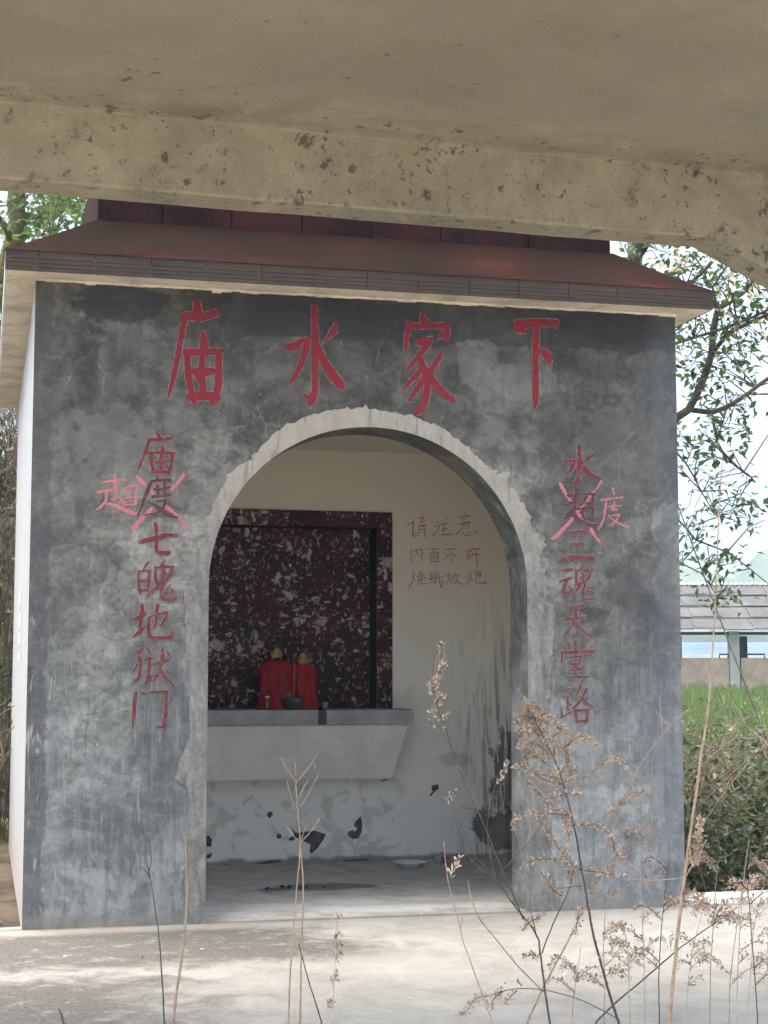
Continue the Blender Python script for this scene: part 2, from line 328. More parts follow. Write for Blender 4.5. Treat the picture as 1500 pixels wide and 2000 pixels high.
def m_flat(name, c1, c2, scale=6, rough=.85, spec=.25, bump=.2, map_=(1, 1, 1), lo=.38, hi=.62, bd=.008):
    M = Mat(name, rough, spec); n1 = M.noise(scale, 5, .62, .4, vec=M.map(map_)); n2 = M.noise(scale*7, 4, .6)
    v = M.m('ADD', M.m('MULTIPLY', n1, .7), M.m('MULTIPLY', n2, .3))
    if bump: M.bump(v, bump, bd)
    return M.col(M.ramp(v, (lo, c1), (hi, c2)))
def m_red(name, c, fade, edgec, amt):
    M = Mat(name, .7, .3); a = M.noise(16, 5, .65); b = M.noise(70, 4, .65)
    v = M.m('ADD', M.m('MULTIPLY', a, .6), M.m('MULTIPLY', b, .4))
    cc = M.mix(M.ss(v, .42, .6), c, fade); cc = M.mix(M.m('MULTIPLY', M.ss(M.noise(30, 5, .7, vec=M.map(loc=(5, 5, 5))), .56, .62), amt), cc, edgec)
    M.bump(v, .3, .004); return M.col(cc)
def m_marble():
    M = Mat('maroon_marble', .5, .15); wv = M.mix(.035, M.tc, M.noise(20, 3, .6, out=1), 'ADD')
    n = M.noise(6, 5, .6); c = M.mix(M.ss(n, .35, .62), (.02, .008, .013), (.058, .014, .02)); np_ = {6: (.84, .85), 10: (.74, .75), 17: (.68, .69), 31: (.55, .6)}
    for sc, th, st, col in ((9, .99, (1, 1, 1.5), (.50, .49, .44)), (14, .95, (1.9, 1, 1), (.50, .48, .44)), (22, .90, (1, 1, 2.1), (.46, .44, .40)), (36, .83, (1.6, 1, 1), (.36, .31, .29)), (60, .8, (1, 1, 1.5), (.22, .14, .135))):
        vv = M.map(st, (sc*.37, 0, sc*.11), vec=wv, rot=(0, sc*.21, 0))
        ran = M.sep(M.vor(sc, vv, out='Color'))
        pick = M.ss(M.m('ADD', ran[0], M.m('MULTIPLY', M.m('SUBTRACT', M.noise(2.6, 3), .5), .7)), th, th+.02)
        de = M.m('SUBTRACT', M.vor(sc, vv, 'DISTANCE_TO_EDGE'), M.m('MULTIPLY', ran[1], .16))
        c = M.mix(M.m('MULTIPLY', M.m('MULTIPLY', M.ss(de, .02, .05), pick), M.m('ADD', .55, M.m('MULTIPLY', ran[2], .45))), c, col)
    return M.col(c)
def m_tilestrip():
    M = Mat('brown_grey_ribbed_tile', .8, .06); n = M.noise(5, 5, .6); f = M.noise(40, 4, .6)
    c = M.mix(n, (.044, .036, .030), (.074, .062, .053))
    c = M.mix(M.m('MULTIPLY', M.ss(M.noise(1.3, 4, .6, vec=M.map(loc=(2, 0, 0))), .5, .66), .4), c, (.06, .032, .026))
    M.bump(f, .1, .003); return M.col(c)
def m_roofred():
    M = Mat('rust_red_roof_coat', 1, .03); n = M.noise(1.7, 5, .65, .5); f = M.noise(22, 5, .65)
    v = M.m('ADD', M.m('MULTIPLY', n, .65), M.m('MULTIPLY', f, .35))
    c = M.ramp(v, (.36, (.008, .0055, .0042)), (.5, (.0125, .0068, .0052)), (.62, (.024, .0088, .0066)), (.72, (.06, .015, .010)))
    c = M.mix(M.m('MULTIPLY', M.ss(M.noise(1, 5, .7, vec=M.map((1.2, 5, 5), (3, 0, 0))), .5, .66), .6), c, (.011, .0085, .0065))
    M.bump(f, .35, .008); return M.col(c)
def m_ridge():
    M = Mat('dark_maroon_tile', .8, .06); n = M.noise(2.2, 5, .65, .6); f = M.noise(1, 5, .65, vec=M.map((14, 14, 26)))
    c = M.mix(M.ss(n, .38, .62), (.014, .007, .007), (.036, .0115, .0105)); c = M.mix(M.m('MULTIPLY', M.ss(f, .52, .62), .6), c, (.022, .02, .024))
    return M.col(c)
def m_leaf(name, a, b, trans=.35, rough=.5):
    M = Mat(name, rough, .35); oi = M.n('NewGeometry')
    c = M.mix(oi.outputs['Random Per Island'], a, b); M.put(M.b.inputs['Base Color'], c)
    t = M.n('BsdfTranslucent'); M.put(t.inputs[0], M.mix(.5, c, tuple(min(1, v*2.2) for v in b)))
    mx = M.n('MixShader'); mx.inputs[0].default_value = trans
    M.nt.links.new(M.b.outputs[0], mx.inputs[1]); M.nt.links.new(t.outputs[0], mx.inputs[2])
    M.nt.links.new(mx.outputs[0], M.nt.nodes['Material Output'].inputs[0]); return M.mat

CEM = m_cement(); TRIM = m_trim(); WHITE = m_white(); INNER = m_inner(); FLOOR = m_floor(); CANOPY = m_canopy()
MARBLE = m_marble(); TILE = m_tilestrip(); ROOF = m_roofred(); RIDGE = m_ridge()
SOFFIT = m_flat('cream_eave_plaster', (.30, .255, .19), (.62, .56, .45), 5, lo=.3, hi=.55)
SLAB = m_flat('blue_grey_slab', (.27, .287, .305), (.40, .415, .43), 7)
MORTAR = m_flat('dark_mortar', (.05, .052, .058), (.09, .092, .1), 12)
RED = m_red('red_lettering_paint', (.20, .010, .017), (.16, .012, .02), (.11, .07, .07), .35)
RED2 = m_red('faded_red_lettering', (.15, .014, .02), (.12, .025, .028), (.13, .115, .11), .6)
RED3 = m_red('worn_red_lettering', (.125, .02, .024), (.13, .05, .05), (.15, .14, .135), .7)
REDD = m_red('brownish_red_lettering', (.085, .02, .024), (.07, .034, .036), (.10, .093, .093), .6)
RIM = m_flat('pale_scraped_cement', (.14, .14, .133), (.24, .236, .225), 30, lo=.35, hi=.6)
CHALK = m_red('pink_chalk', (.46, .135, .155), (.36, .14, .15), (.17, .145, .145), .55)
CRAYON = m_red('red_crayon', (.44, .13, .10), (.48, .22, .17), (.55, .42, .35), .6)
BLUEP = m_red('faded_blue_paint', (.42, .48, .66), (.5, .55, .7), (.7, .7, .72), .6)
PEEL = m_flat('bare_cement_under_paint', (.05, .05, .052), (.15, .147, .14), 22)
EARTH = m_flat('bare_earth', (.10, .08, .055), (.22, .185, .14), 5, bump=.6, bd=.03)

# ------------------------------------------------------------------ terrain, platform, hills
def ground_z(x, y):
    d = (x-CAM[0])*_fh[0]+(y-CAM[1])*_fh[1]
    z = -.2+.16*sstep(8, 11, d)+.84*sstep(14, 46, d)+.3*sstep(60, 400, d)
    return z+.05*mnoise.noise((x*.35, y*.35, 0))*sstep(9, 14, d)+.03*mnoise.noise((x*.9, y*.9, 3))
def m_ground():
    M = Mat('earth_and_field', .95, .1); x, y, z = M.sep()
    n = M.noise(2.5, 6, .65); n2 = M.noise(.25, 4, .6)
    e = M.ramp(n, (.35, (.045, .035, .026)), (.65, (.11, .088, .065)))
    g = M.ramp(n2, (.35, (.06, .095, .025)), (.6, (.11, .145, .045)))
    k = M.n('VectorMath'); k.operation = 'DOT_PRODUCT'; M.put(k.inputs[0], M.tc); k.inputs[1].default_value = tuple(_fh)
    d = k.outputs['Value']
    e = M.mix(M.ss(d, -.8, -2.6), e, M.ramp(n, (.35, (.27, .25, .205)), (.65, (.42, .39, .33))))  # unseen near ground made pale to bounce light onto canopy and interior
    c = M.mix(M.ss(M.m('ADD', d, M.m('MULTIPLY', n, 2)), 4.2, 7.0), e, g)
    M.bump(n, .6, .04); return M.col(c)
mb = MB()
xs = sorted(set([-3000, -1500, -700, -300, -120, -60, -30, -20, -15, -12] + [v*1.0 for v in range(-10, 31)] + [34, 40, 50, 60, 80, 120, 250, 500, 900, 1800, 3000]))
ys = sorted(set([-3000, -1000, -300, -100, -40, -20, -14] + [v*.8-12 for v in range(0, 46)] + [28, 32, 36, 40, 46, 52, 60, 80, 110, 160, 250, 400, 700, 1200, 2000, 3000]))
idx = {}
for i, X in enumerate(xs):
    for j, Y in enumerate(ys): idx[i, j] = len(mb.v); mb.v.append((X, Y, ground_z(X, Y)))
for i in range(len(xs)-1):
    for j in range(len(ys)-1): mb.f.append((idx[i, j], idx[i+1, j], idx[i+1, j+1], idx[i, j+1])); mb.mi.append(0); mb.sm.append(True)
mb.build('ground', m_ground(), kind='structure')

mb = MB()
out = [(-2.2, -3.2), (6.8, -3.35), (6.8, .52), (3.62, .5), (3.48, 4.0), (.03, 4.0), (.02, .12), (-.06, .1), (-.5, .06), (-2.2, .1)]
mb.face([(a, b, 0) for a, b in out])
for i in range(len(out)):
    a, b = out[i], out[(i+1) % len(out)]; mb.face([(*a, -.3), (*b, -.3), (*b, 0), (*a, 0)])
mb.build('concrete_pavement', FLOOR, kind='structure')

mb = MB(); rows_ = []
for j in range(15):                        # earth bank behind the left end of the shrine
    y_ = 6.4+j*.22; t_ = j/14; rows_.append([(x_, y_+.3*mnoise.noise((x_*.7, y_, 1)), -.15+3.6*sstep(0, .8, t_)*sstep(1.9, .6, x_)+.22*mnoise.noise((x_*1.6, y_*1.6, 2))) for x_ in [-7+k_*.3 for k_ in range(31)]])
rows_.append([(x_, 14, -.3) for x_ in [-7+k_*.3 for k_ in range(31)]])
for a_, b_ in zip(rows_, rows_[1:]):
    for i in range(30): mb.face([a_[i], a_[i+1], b_[i+1], b_[i]], sm=True)
mb.build('earth_bank', m_flat('dark_bank_soil', (.022, .019, .013), (.07, .055, .038), 4, bump=.8, bd=.05), kind='structure')
def hill(name, D, prof, depth, mat):
    mb = MB(); n = 60; rows = []
    for r_ in range(7):
        t = r_/6; row = []
        for i in range(n+1):
            px = -400+2900*i/n
            h = np.interp(px, [p[0] for p in prof], [p[1] for p in prof])
            h += D*.004*mnoise.noise((px*.012, D*.01, 1))+D*.0018*mnoise.noise((px*.05, D*.01, 5))
            h *= math.sin(math.pi*min(1, t*1.0))**.8 if t < 1 else 0
            P = CAM+_fh*(D+depth*(t-.5))+_r*((px-750)/FPX*D); row.append((P[0], P[1], .5+h if 0 < t < 1 else -2))
        rows.append(row)
    for a, b in zip(rows, rows[1:]):
        for i in range(n): mb.face([a[i], a[i+1], b[i+1], b[i]], sm=True)
    mb.build(name, mat, kind='structure')
HILLM = m_flat('wooded_hillside', (.035, .06, .03), (.09, .12, .06), .05, bump=0)
hill('hills', 560, [(-400, 35), (400, 31), (1000, 34), (1330, 39), (1390, 36), (1440, 32), (1480, 42), (1560, 50), (2100, 34), (2500, 40)], 200, HILLM)
hill('far_hills', 2200, [(-400, 150), (600, 140), (1300, 172), (1360, 190), (1420, 162), (1500, 172), (1900, 200), (2500, 140)], 600, HILLM)

# ------------------------------------------------------------------ the shrine
W, H, DEP, T = 3.5, 3.25, 4.1, .29
JL, JR, SPR = .900, 2.615, 1.70
AC, AR = (JL+JR)/2, (JR-JL)/2; ARZ = 2.548-SPR
ITOP = 2.765; RY = 2.5; IL, IR = .12, 3.385
shrine = thing('shrine', (0, 0, 0), 'small grey cement roadside shrine with open arched front and red brushed characters', 'shrine')
def arch_pts(n=40, off=0):
    P = [(JL-off, -.02)]+[(JL-off, SPR*i/14) for i in range(1, 14)]
    P += [(AC-(AR+off)*math.cos(math.pi*i/n), SPR+(ARZ+off)*math.sin(math.pi*i/n)) for i in range(n+1)]
    return P+[(JR+off, SPR*i/14) for i in range(13, 0, -1)]+[(JR+off, -.02)]
mb = MB()
cols = [AC-AR*math.cos(math.pi*i/40) for i in range(41)]
zz = [SPR+ARZ*math.sin(math.pi*i/40) for i in range(41)]
for Y, fl in ((0, False), (T, True)):
    def q(p):
        p = [(a, Y, b) for a, b in p]; mb.face(p[::-1] if fl else p, 1 if fl else 0)
    x0, x1 = (0, W) if Y == 0 else (.1, W-.1)
    q([(x0, -.02), (JL, -.02), (JL, SPR), (x0, SPR)]); q([(x0, SPR), (JL, SPR), (JL, H), (x0, H)])
    q([(JR, -.02), (x1, -.02), (x1, SPR), (JR, SPR)]); q([(JR, SPR), (x1, SPR), (x1, H), (JR, H)])
    for i in range(40): q([(cols[i], zz[i]), (cols[i+1], zz[i+1]), (cols[i+1], H), (cols[i], H)])
ap = arch_pts()
for a, b in zip(ap, ap[1:]): mb.face([(a[0], 0, a[1]), (a[0], T, a[1]), (b[0], T, b[1]), (b[0], 0, b[1])][::-1], sm=True)
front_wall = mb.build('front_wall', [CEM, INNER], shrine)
# pale mortar band round the opening, ragged outer edge
mb = MB(); prof = []
ap = arch_pts(90); P2 = []
for a, b in zip(ap, ap[1:]):
    L = math.hypot(b[0]-a[0], b[1]-a[1]); n = max(1, int(L/.012))
    P2 += [(a[0]+(b[0]-a[0])*i/n, a[1]+(b[1]-a[1])*i/n) for i in range(n)]
P2.append(ap[-1])
for i, (px, pz) in enumerate(P2):
    if pz <= SPR: nx, nz = (-1, 0) if px < AC else (1, 0)
    else:
        nx, nz = (px-AC)/AR, (pz-SPR)/ARZ; l = math.hypot(nx, nz); nx /= l; nz /= l
    if px < AC and pz < SPR: wd_ = np.interp(pz, [0, .25, .5, .68, .72, .8, .95, 1.15, 1.5, 1.7], [.085, .11, .095, .10, .16, .13, .075, .1, .12, .125])
    elif pz < SPR: wd_ = np.interp(pz, [0, .4, .9, 1.2, 1.45, 1.62, 1.64, 1.7], [.16, .12, .11, .12, .145, .15, .10, .115])
    else: wd_ = .09+.016*math.sin(px*5)
    k = mnoise.noise((px*5, pz*5, 2))*.02+mnoise.noise((px*22, pz*22, 5))*.012+mnoise.noise((px*60, pz*60, 9))*.011+max(0, mnoise.noise((px*35, pz*35, 4))-.25)*.05
    if px > AC and abs(pz-2.24) < .025: k += .06*(1-abs(pz-2.24)/.025)
    if px > AC and abs(pz-1.93) < .05: k += .05*(1-abs(pz-1.93)/.05)
    wd_ = max(.04, wd_+k*(1.2 if pz > SPR else .8)); prof.append(((px, pz), (px+nx*wd_, max(-.02, pz+nz*wd_)), (px+nx*wd_*.6, pz+nz*wd_*.6)))
for (a, b, m1), (c, d, m2) in zip(prof, prof[1:]):
    y0, y1, y2, y3 = 0, -.006, -.004, -.006
    mb.face([(a[0], y0, a[1]), (c[0], y0, c[1]), (c[0], y3, c[1]), (a[0], y1, a[1])][::-1])
    mb.face([(a[0], y1, a[1]), (c[0], y3, c[1]), (m2[0], -.007, m2[1]), (m1[0], -.007, m1[1])][::-1])
    mb.face([(m1[0], -.007, m1[1]), (m2[0], -.007, m2[1]), (d[0], y2, d[1]), (b[0], y2, b[1])][::-1])
    mb.face([(b[0], y2, b[1]), (d[0], y2, d[1]), (d[0], 0.001, d[1]), (b[0], 0.001, b[1])][::-1])
mb.build('arch_trim', TRIM, shrine, label='pale roughly trowelled mortar band round the arched opening')
# side walls, rear wall with niche, ceiling, outer rear wall
mb = MB(); mb.box((-.0, .001, -.02), (IL, DEP, H)); o = mb.build('side_wall', [WHITE], shrine, label='white painted left side wall with faded blue marks')
sidewall = o
mb = MB(); mb.box((IR, T, -.02), (W, DEP, H)); mb.box((IR, .002, -.02), (W-.002, T-.002, -.01)); mb.build('side_wall', [INNER], shrine)
mb = MB()  # inside faces of both side walls get plaster
mb.face([(IL+.004, T, 0), (IL+.004, RY, 0), (IL+.004, RY, ITOP), (IL+.004, T, ITOP)]); mb.build('inner_wall', INNER, shrine)
NX0, NX1, NZ0, NZ1, ND = 1.085, 2.385, 1.0, 2.245, .22
mb = MB()
for (a, b, c, d) in ((IL, -.02, NX0, ITOP), (NX1, -.02, IR, ITOP), (NX0, -.02, NX1, NZ0), (NX0, NZ1, NX1, ITOP)):
    mb.face([(a, RY, b), (c, RY, b), (c, RY, d), (a, RY, d)])
rear_wall = mb.build('rear_wall', INNER, shrine)
mb = MB(); mb.box((0.003, DEP-.15, -.02), (W-.003, DEP-.003, H-.003)); mb.build('outer_rear_wall', WHITE, shrine)
mb = MB(); mb.box((IL, T, ITOP), (IR, DEP-.16, ITOP+.12)); mb.build('ceiling', INNER, shrine)
mb = MB()
mb.face([(NX0, RY+ND, NZ0), (NX1, RY+ND, NZ0), (NX1, RY+ND, NZ1), (NX0, RY+ND, NZ1)]); mb.build('niche_panel', MARBLE, shrine, label='dark maroon marble panel with white chips at the back of the niche')
mb = MB()
mb.face([(NX1, RY, NZ0), (NX1, RY+ND, NZ0), (NX1, RY+ND, NZ1), (NX1, RY, NZ1)]); mb.face([(NX0, RY, NZ0), (NX0, RY+ND, NZ0), (NX0, RY+ND, NZ1), (NX0, RY, NZ1)][::-1])
mb.face([(NX0, RY, NZ1), (NX1, RY, NZ1), (NX1, RY+ND, NZ1), (NX0, RY+ND, NZ1)]); mb.build('niche_reveal', RIDGE, shrine)
fw = .105
def mitre(P, nm):
    mb = MB(); mb.hexa([(x, RY-.022, z) for x, z in P]+[(x, RY+.001, z) for x, z in P]); mb.build(nm, MARBLE, shrine, bevel=.004)
mitre([(NX1, NZ0), (NX1+fw, NZ0), (NX1+fw, NZ1+fw), (NX1, NZ1)], 'frame_board')
mitre([(NX0-fw, NZ1+fw), (NX0, NZ1), (NX1, NZ1), (NX1+fw, NZ1+fw)], 'frame_board')
mitre([(NX0-fw, NZ0), (NX0, NZ0), (NX0, NZ1), (NX0-fw, NZ1+fw)], 'frame_board')
# altar shelf: two slabs with a mortar joint, on a tapering support
SH0, SH1, SY = .93, 2.545, 2.12
jx = onY(631, 1400, SY)[0]
mb = MB(); mb.box((SH0, SY, .918), (jx-.03, RY+ND-.004, 1.016)); mb.build('shelf_slab', SLAB, shrine, bevel=.007)
mb = MB(); mb.box((jx+.022, SY, .918), (SH1, RY-.002, 1.016)); mb.build('shelf_slab', SLAB, shrine, bevel=.007)
mb = MB(); mb.box((jx+.023, RY-.001, .92), (NX1-.003, RY+ND-.004, 1.014)); mb.build('shelf_infill', SLAB, shrine)
mb = MB(); mb.box((jx-.05, SY+.006, .921), (jx+.04, RY, 1.012)); mb.build('mortar_joint', MORTAR, shrine)
tz, bz = .917, onY(765, 1520, 2.2)[2]
a0, a1 = SH0+.02, SH1-.03; b0, b1 = SH0+.13, onY(766, 1520, 2.2)[0]
mb = MB(); mb.hexa([(b0, 2.2, bz), (b1, 2.2, bz), (b1, RY-.001, bz), (b0, RY-.001, bz), (a0, 2.15, tz), (a1, 2.15, tz), (a1, RY-.001, tz), (a0, RY-.001, tz)])
SUPP = m_flat('smooth_grey_plaster', (.56, .545, .51), (.70, .685, .645), 3.5, lo=.35, hi=.6)
mb.build('shelf_support', SUPP, shrine, bevel=.006, label='tapering grey plaster support under the altar shelf')
# peeled paint patches on the rear wall
def patch(pts, off=.0025, name='peeled_patch'):
    mb = MB(); n = len(pts); c = np.mean(pts, 0); ring = []
    for i in range(n):
        a = np.array(pts[i]); b = np.array(pts[(i+1) % n])
        for k in range(4):
            p = a+(b-a)*k/4; p = p+np.array([mnoise.noise((p[0]*.4, p[1]*.4, 1)), mnoise.noise((p[0]*.4, p[1]*.4, 7))])*1.2; ring.append(onY(p[0], p[1], RY-off))
    i0 = len(mb.v); mb.v = [tuple(map(float, p)) for p in ring]; mb.f.append(tuple(range(len(ring)))[::-1]); mb.mi.append(0); mb.sm.append(False)
    mb.build(name, PEEL, rear_wall)
def cr(ox, oy, s, L): return [(ox+a/s, oy+b/s) for a, b in L]
Z5 = (380, 1380, 2.206)
for L in ([(410, 505), (425, 530), (440, 545), (460, 540), (520, 535), (565, 550), (555, 575), (530, 610), (505, 635), (495, 625), (500, 595), (470, 580), (445, 565), (415, 580), (402, 572), (430, 552)],
          [(715, 472), (722, 490), (720, 540), (705, 568), (680, 570), (660, 555), (662, 540), (680, 532), (692, 540), (700, 525), (685, 510), (692, 495)],
          [(315, 455), (332, 452), (338, 465), (325, 483), (312, 472)], [(355, 548), (372, 548), (376, 565), (360, 572), (353, 562)],
          [(1025, 340), (1048, 335), (1052, 352), (1035, 365), (1020, 385), (1010, 384), (1026, 365), (1020, 352)],
          [(45, 560), (65, 555), (76, 575), (70, 605), (45, 600)], [(45, 640), (78, 632), (70, 650), (48, 658)],
          [(45, 688), (140, 678), (170, 688), (260, 676), (330, 660), (390, 664), (350, 672), (270, 684), (150, 694), (50, 698)],
          [(640, 660), (750, 655), (750, 662), (640, 668)], [(805, 318), (835, 308), (828, 318), (812, 323)]):
    patch(cr(*Z5, L))
# eave slab, tile strip, hipped roof, ridge box
OV, OX0, OX1, OB = .18, -.155, 3.648, DEP+.1
mb = MB(); mb.box((OX0+.01, -OV+.012, H-.006), (OX1-.01, OB-.01, H+.07)); mb.build('eave_slab', SOFFIT, shrine, bevel=.004)
mb = MB()                                # flaky plaster fillet where wall meets eave
for i in range(70):
    x = W*i/70; x2 = W*(i+1)/70; d = .012+.014*abs(mnoise.noise((x*6, 0, 1)))+.012*max(0, mnoise.noise((x*23, 0, 1)))
    mb.hexa([(x, -.012, H-d), (x2, -.012, H-d), (x2, .0, H-d), (x, .0, H-d), (x, -.02, H-.005), (x2, -.02, H-.005), (x2, 0, H-.005), (x, 0, H-.005)])
mb.build('plaster_fillet', SOFFIT, shrine)
joints = [10, 75, 186, 296, 404, 511, 615, 717, 817, 916, 1014, 1110, 1205, 1300, 1392]
jw = [onY(p, 530, -OV)[0] for p in joints]; jw[0] = OX0; jw[-1] = OX1
def ftile(a, b, horizontal=True, n=(0, -1)):
    mb = MB(); g = .0012; zs = [3.245, 3.262, 3.265, 3.283, 3.286, 3.304, 3.307, 3.347]; ds = [0, 0, .004, .0, .004, 0, .004, 0]
    prev = None
    for k in range(len(zs)-1):
        d = .0025 if zs[k+1]-zs[k] < .005 else 0
        if horizontal: mb.box((a+g, -OV+d, zs[k]), (b-g, -OV+.013, zs[k+1]))
        else: mb.box((OX0+d, a+g, zs[k]), (OX0+.011, b-g, zs[k+1])) if n[0] < 0 else mb.box((OX1-.011, a+g, zs[k]), (OX1-d, b-g, zs[k+1]))
    return mb
for a, b in zip(jw, jw[1:]): ftile(a, b).build('fascia_tile', TILE, shrine)
ty = [-OV+.014+i*(OB+OV-.014)/15 for i in range(16)]
SIDEB = m_flat('cream_eave_edge', (.5, .47, .4), (.72, .69, .62), 4)
for a, b in zip(ty, ty[1:]):
    ftile(a, b, False, (-1, 0)).build('fascia_tile', SIDEB, shrine); ftile(a, b, False, (1, 0)).build('fascia_tile', TILE, shrine)
BX0, BX1, BY0, BZ = .326, 3.262, .35, 3.668; BY1 = OB-.45
mb = MB(); zf = 3.347
lo = [(OX0-.004, -OV-.004, zf), (OX1+.004, -OV-.004, zf), (OX1+.004, OB, zf), (OX0-.004, OB, zf)]
hi = [(BX0-.01, BY0-.01, BZ), (BX1+.01, BY0-.01, BZ), (BX1+.01, BY1+.01, BZ), (BX0-.01, BY1+.01, BZ)]
N = 24
for k in range(4):
    a, b, c, d = lo[k], lo[(k+1) % 4], hi[(k+1) % 4], hi[k]
    for i in range(N):
        for j in range(6):
            def pt(s, t):
                p = np.array(a)*(1-s)*(1-t)+np.array(b)*s*(1-t)+np.array(c)*s*t+np.array(d)*(1-s)*t
                edge = min(1, 8*t*(1-t))*min(1, 12*s*(1-s)); p[2] += -.006*math.sin(math.pi*t)+.012*edge*mnoise.noise((p[0]*2.5, p[1]*2.5, 4)); return p
            mb.face([pt(i/N, j/6), pt((i+1)/N, j/6), pt((i+1)/N, (j+1)/6), pt(i/N, (j+1)/6)], sm=False)
mb.face(lo[::-1])
mb.build('roof', ROOF, shrine, label='low hipped roof coated rust red')
rj = [BX0]+[onY(p, 465, BY0)[0] for p in (318, 452, 590, 725, 861, 1032)]+[BX1]
for a, b in zip(rj, rj[1:]):
    mb = MB(); o_ = .006*mnoise.noise((a*7, 0, 0)); mb.box((a+.003, BY0+o_, BZ-.03), (b-.003, BY0+.03, BZ+.42)); mb.build('ridge_panel', RIDGE, shrine, bevel=.003)
mb = MB(); mb.box((BX0+.002, BY0+.025, BZ-.04), (BX1-.002, BY1, BZ+.415)); mb.build('ridge_block', RIDGE, shrine)

# ------------------------------------------------------------------ brushed, chalked and scrawled characters
def char(strokes, crop, mats, parent, Y=0., base=.0022, rim=2.2, rag=.5, name='character', step=3.0, split=False):
    if split:
        for k, st in enumerate(strokes): char([st], crop, mats, parent, Y, base+k*.00005, rim, rag, name, step)
        return
    ox, oy, s = crop; mb = MB(); rng = random.Random(len(strokes)*7+int(oy))
    def ribbon(st, grow, yoff, mi, jit):
        pts = [(ox+a/s, oy+b/s, w/s) for a, b, w in st]
        L = spline(pts, step)
        if len(L) < 2: return
        d0 = L[0]-L[1]; d1 = L[-1]-L[-2]
        for k, dd in ((0, d0), (1, d1)):        # rounded ends
            n = np.linalg.norm(dd[:2]) or 1; e = L[0 if k == 0 else -1]; w = e[2]
            q1 = np.array([e[0]+dd[0]/n*w*.22, e[1]+dd[1]/n*w*.22, w*.82]); q2 = np.array([e[0]+dd[0]/n*w*.4, e[1]+dd[1]/n*w*.4, w*.4])
            L = [q2, q1]+L if k == 0 else L+[q1, q2]
        A = []; B = []
        for i, p in enumerate(L):
            t = L[min(i+1, len(L)-1)][:2]-L[max(i-1, 0)][:2]; n = np.linalg.norm(t) or 1; nx, ny = -t[1]/n, t[0]/n
            w = max(.35, p[2]/2)+grow
            j1 = w+rng.uniform(-jit, jit); j2 = w+rng.uniform(-jit, jit)
            A.append(onY(p[0]+nx*j1, p[1]+ny*j1, Y-yoff)); B.append(onY(p[0]-nx*j2, p[1]-ny*j2, Y-yoff))
        i0 = len(mb.v)
        for a, b in zip(A, B): mb.v += [tuple(map(float, a)), tuple(map(float, b))]
        for i in range(len(A)-1): mb.f.append((i0+2*i, i0+2*i+1, i0+2*i+3, i0+2*i+2)); mb.mi.append(mi); mb.sm.append(False)
    if rim:
        for k, st in enumerate(strokes): ribbon(st, rim, base-.0012+k*.00004, 1, rag*1.6)
    for k, st in enumerate(strokes): ribbon(st, 0, base+.0006+k*.00012, 0, rag)
    return mb.build(name, mats, parent)
CA, CB, CC = (300, 560, 3.5714), (720, 560, 3.5714), (170, 820, 6.)
CD, CE, CF = (230, 1070, 10.), (170, 1120, 6.), (1020, 850, 6.)
CG, CH, CI = (1070, 920, 8.8235), (1070, 1080, 12.5), (1020, 1120, 6.)
CJ, CK = (180, 920, 7.5), (760, 980, 6.25)
R1, R2, R3 = [RED, RIM], [RED2, RIM], [RED3, RIM]
char([[(300,105,45),(305,150,60),(310,185,55)], [(205,205,50),(300,205,70),(320,215,60),(435,185,55)], [(225,200,45),(205,290,40),(180,420,40),(150,580,38),(120,700,28),(98,790,8)],
 [(340,310,15),(350,360,50),(352,420,60)], [(220,455,45),(350,455,55),(475,450,40)], [(235,455,45),(240,600,45),(260,720,48),(285,810,35)], [(455,450,50),(452,600,52),(450,700,50),(410,810,45)],
 [(250,770,60),(350,760,65),(440,770,65)], [(345,470,45),(335,560,40),(340,650,45),(345,750,50)], [(270,590,45),(330,595,70),(410,588,50)], [(290,600,40),(325,650,40)]], CA, R1, front_wall, rim=1.0)
char([[(1122,140,50),(1125,300,50),(1125,450,55),(1125,600,48),(1125,720,48),(1105,790,50),(1078,835,15)], [(1048,745,10),(1080,770,40),(1110,760,40)], [(945,420,60),(985,415,60),(1030,375,35),(1070,370,40)],
 [(1075,370,40),(1060,440,48),(1020,560,42),(980,630,36),(938,700,8)], [(1270,260,30),(1255,310,55),(1215,355,25),(1180,395,8)], [(1130,380,30),(1160,450,45),(1200,540,60),(1250,620,72),(1310,690,60)]], CA, R1, front_wall, rim=1.0)
char([[(372,180,12),(380,220,45),(395,260,55)], [(285,255,40),(268,330,40),(258,435,25)], [(280,275,45),(400,275,40),(520,275,45),(550,290,45)], [(545,270,45),(545,320,50),(540,370,35)], [(520,330,40),(480,370,8)],
 [(340,390,40),(390,385,60),(440,365,40)], [(430,370,40),(390,430,45),(350,480,30),(300,540,35),(255,600,12)], [(345,490,40),(380,550,45),(405,620,50),(410,700,48),(395,790,48),(365,860,50),(330,885,30)], [(330,835,15),(345,870,50)],
 [(380,570,40),(320,630,40),(255,700,20)], [(385,640,40),(335,720,38),(275,800,15)], [(500,470,35),(470,530,38),(425,590,35)], [(410,580,40),(450,660,50),(510,730,60),(590,790,40)]], CB, R1, front_wall, rim=1.0)
char([[(1040,265,75),(1100,258,65),(1180,250,55),(1310,255,55)], [(1035,300,45),(1090,310,30)], [(1305,290,20),(1300,270,20)], [(1170,260,45),(1165,400,48),(1165,600,46),(1165,780,46),(1160,845,15)], [(1190,450,30),(1235,470,60),(1262,520,40),(1268,550,10)]], CB, R1, front_wall, rim=1.0)
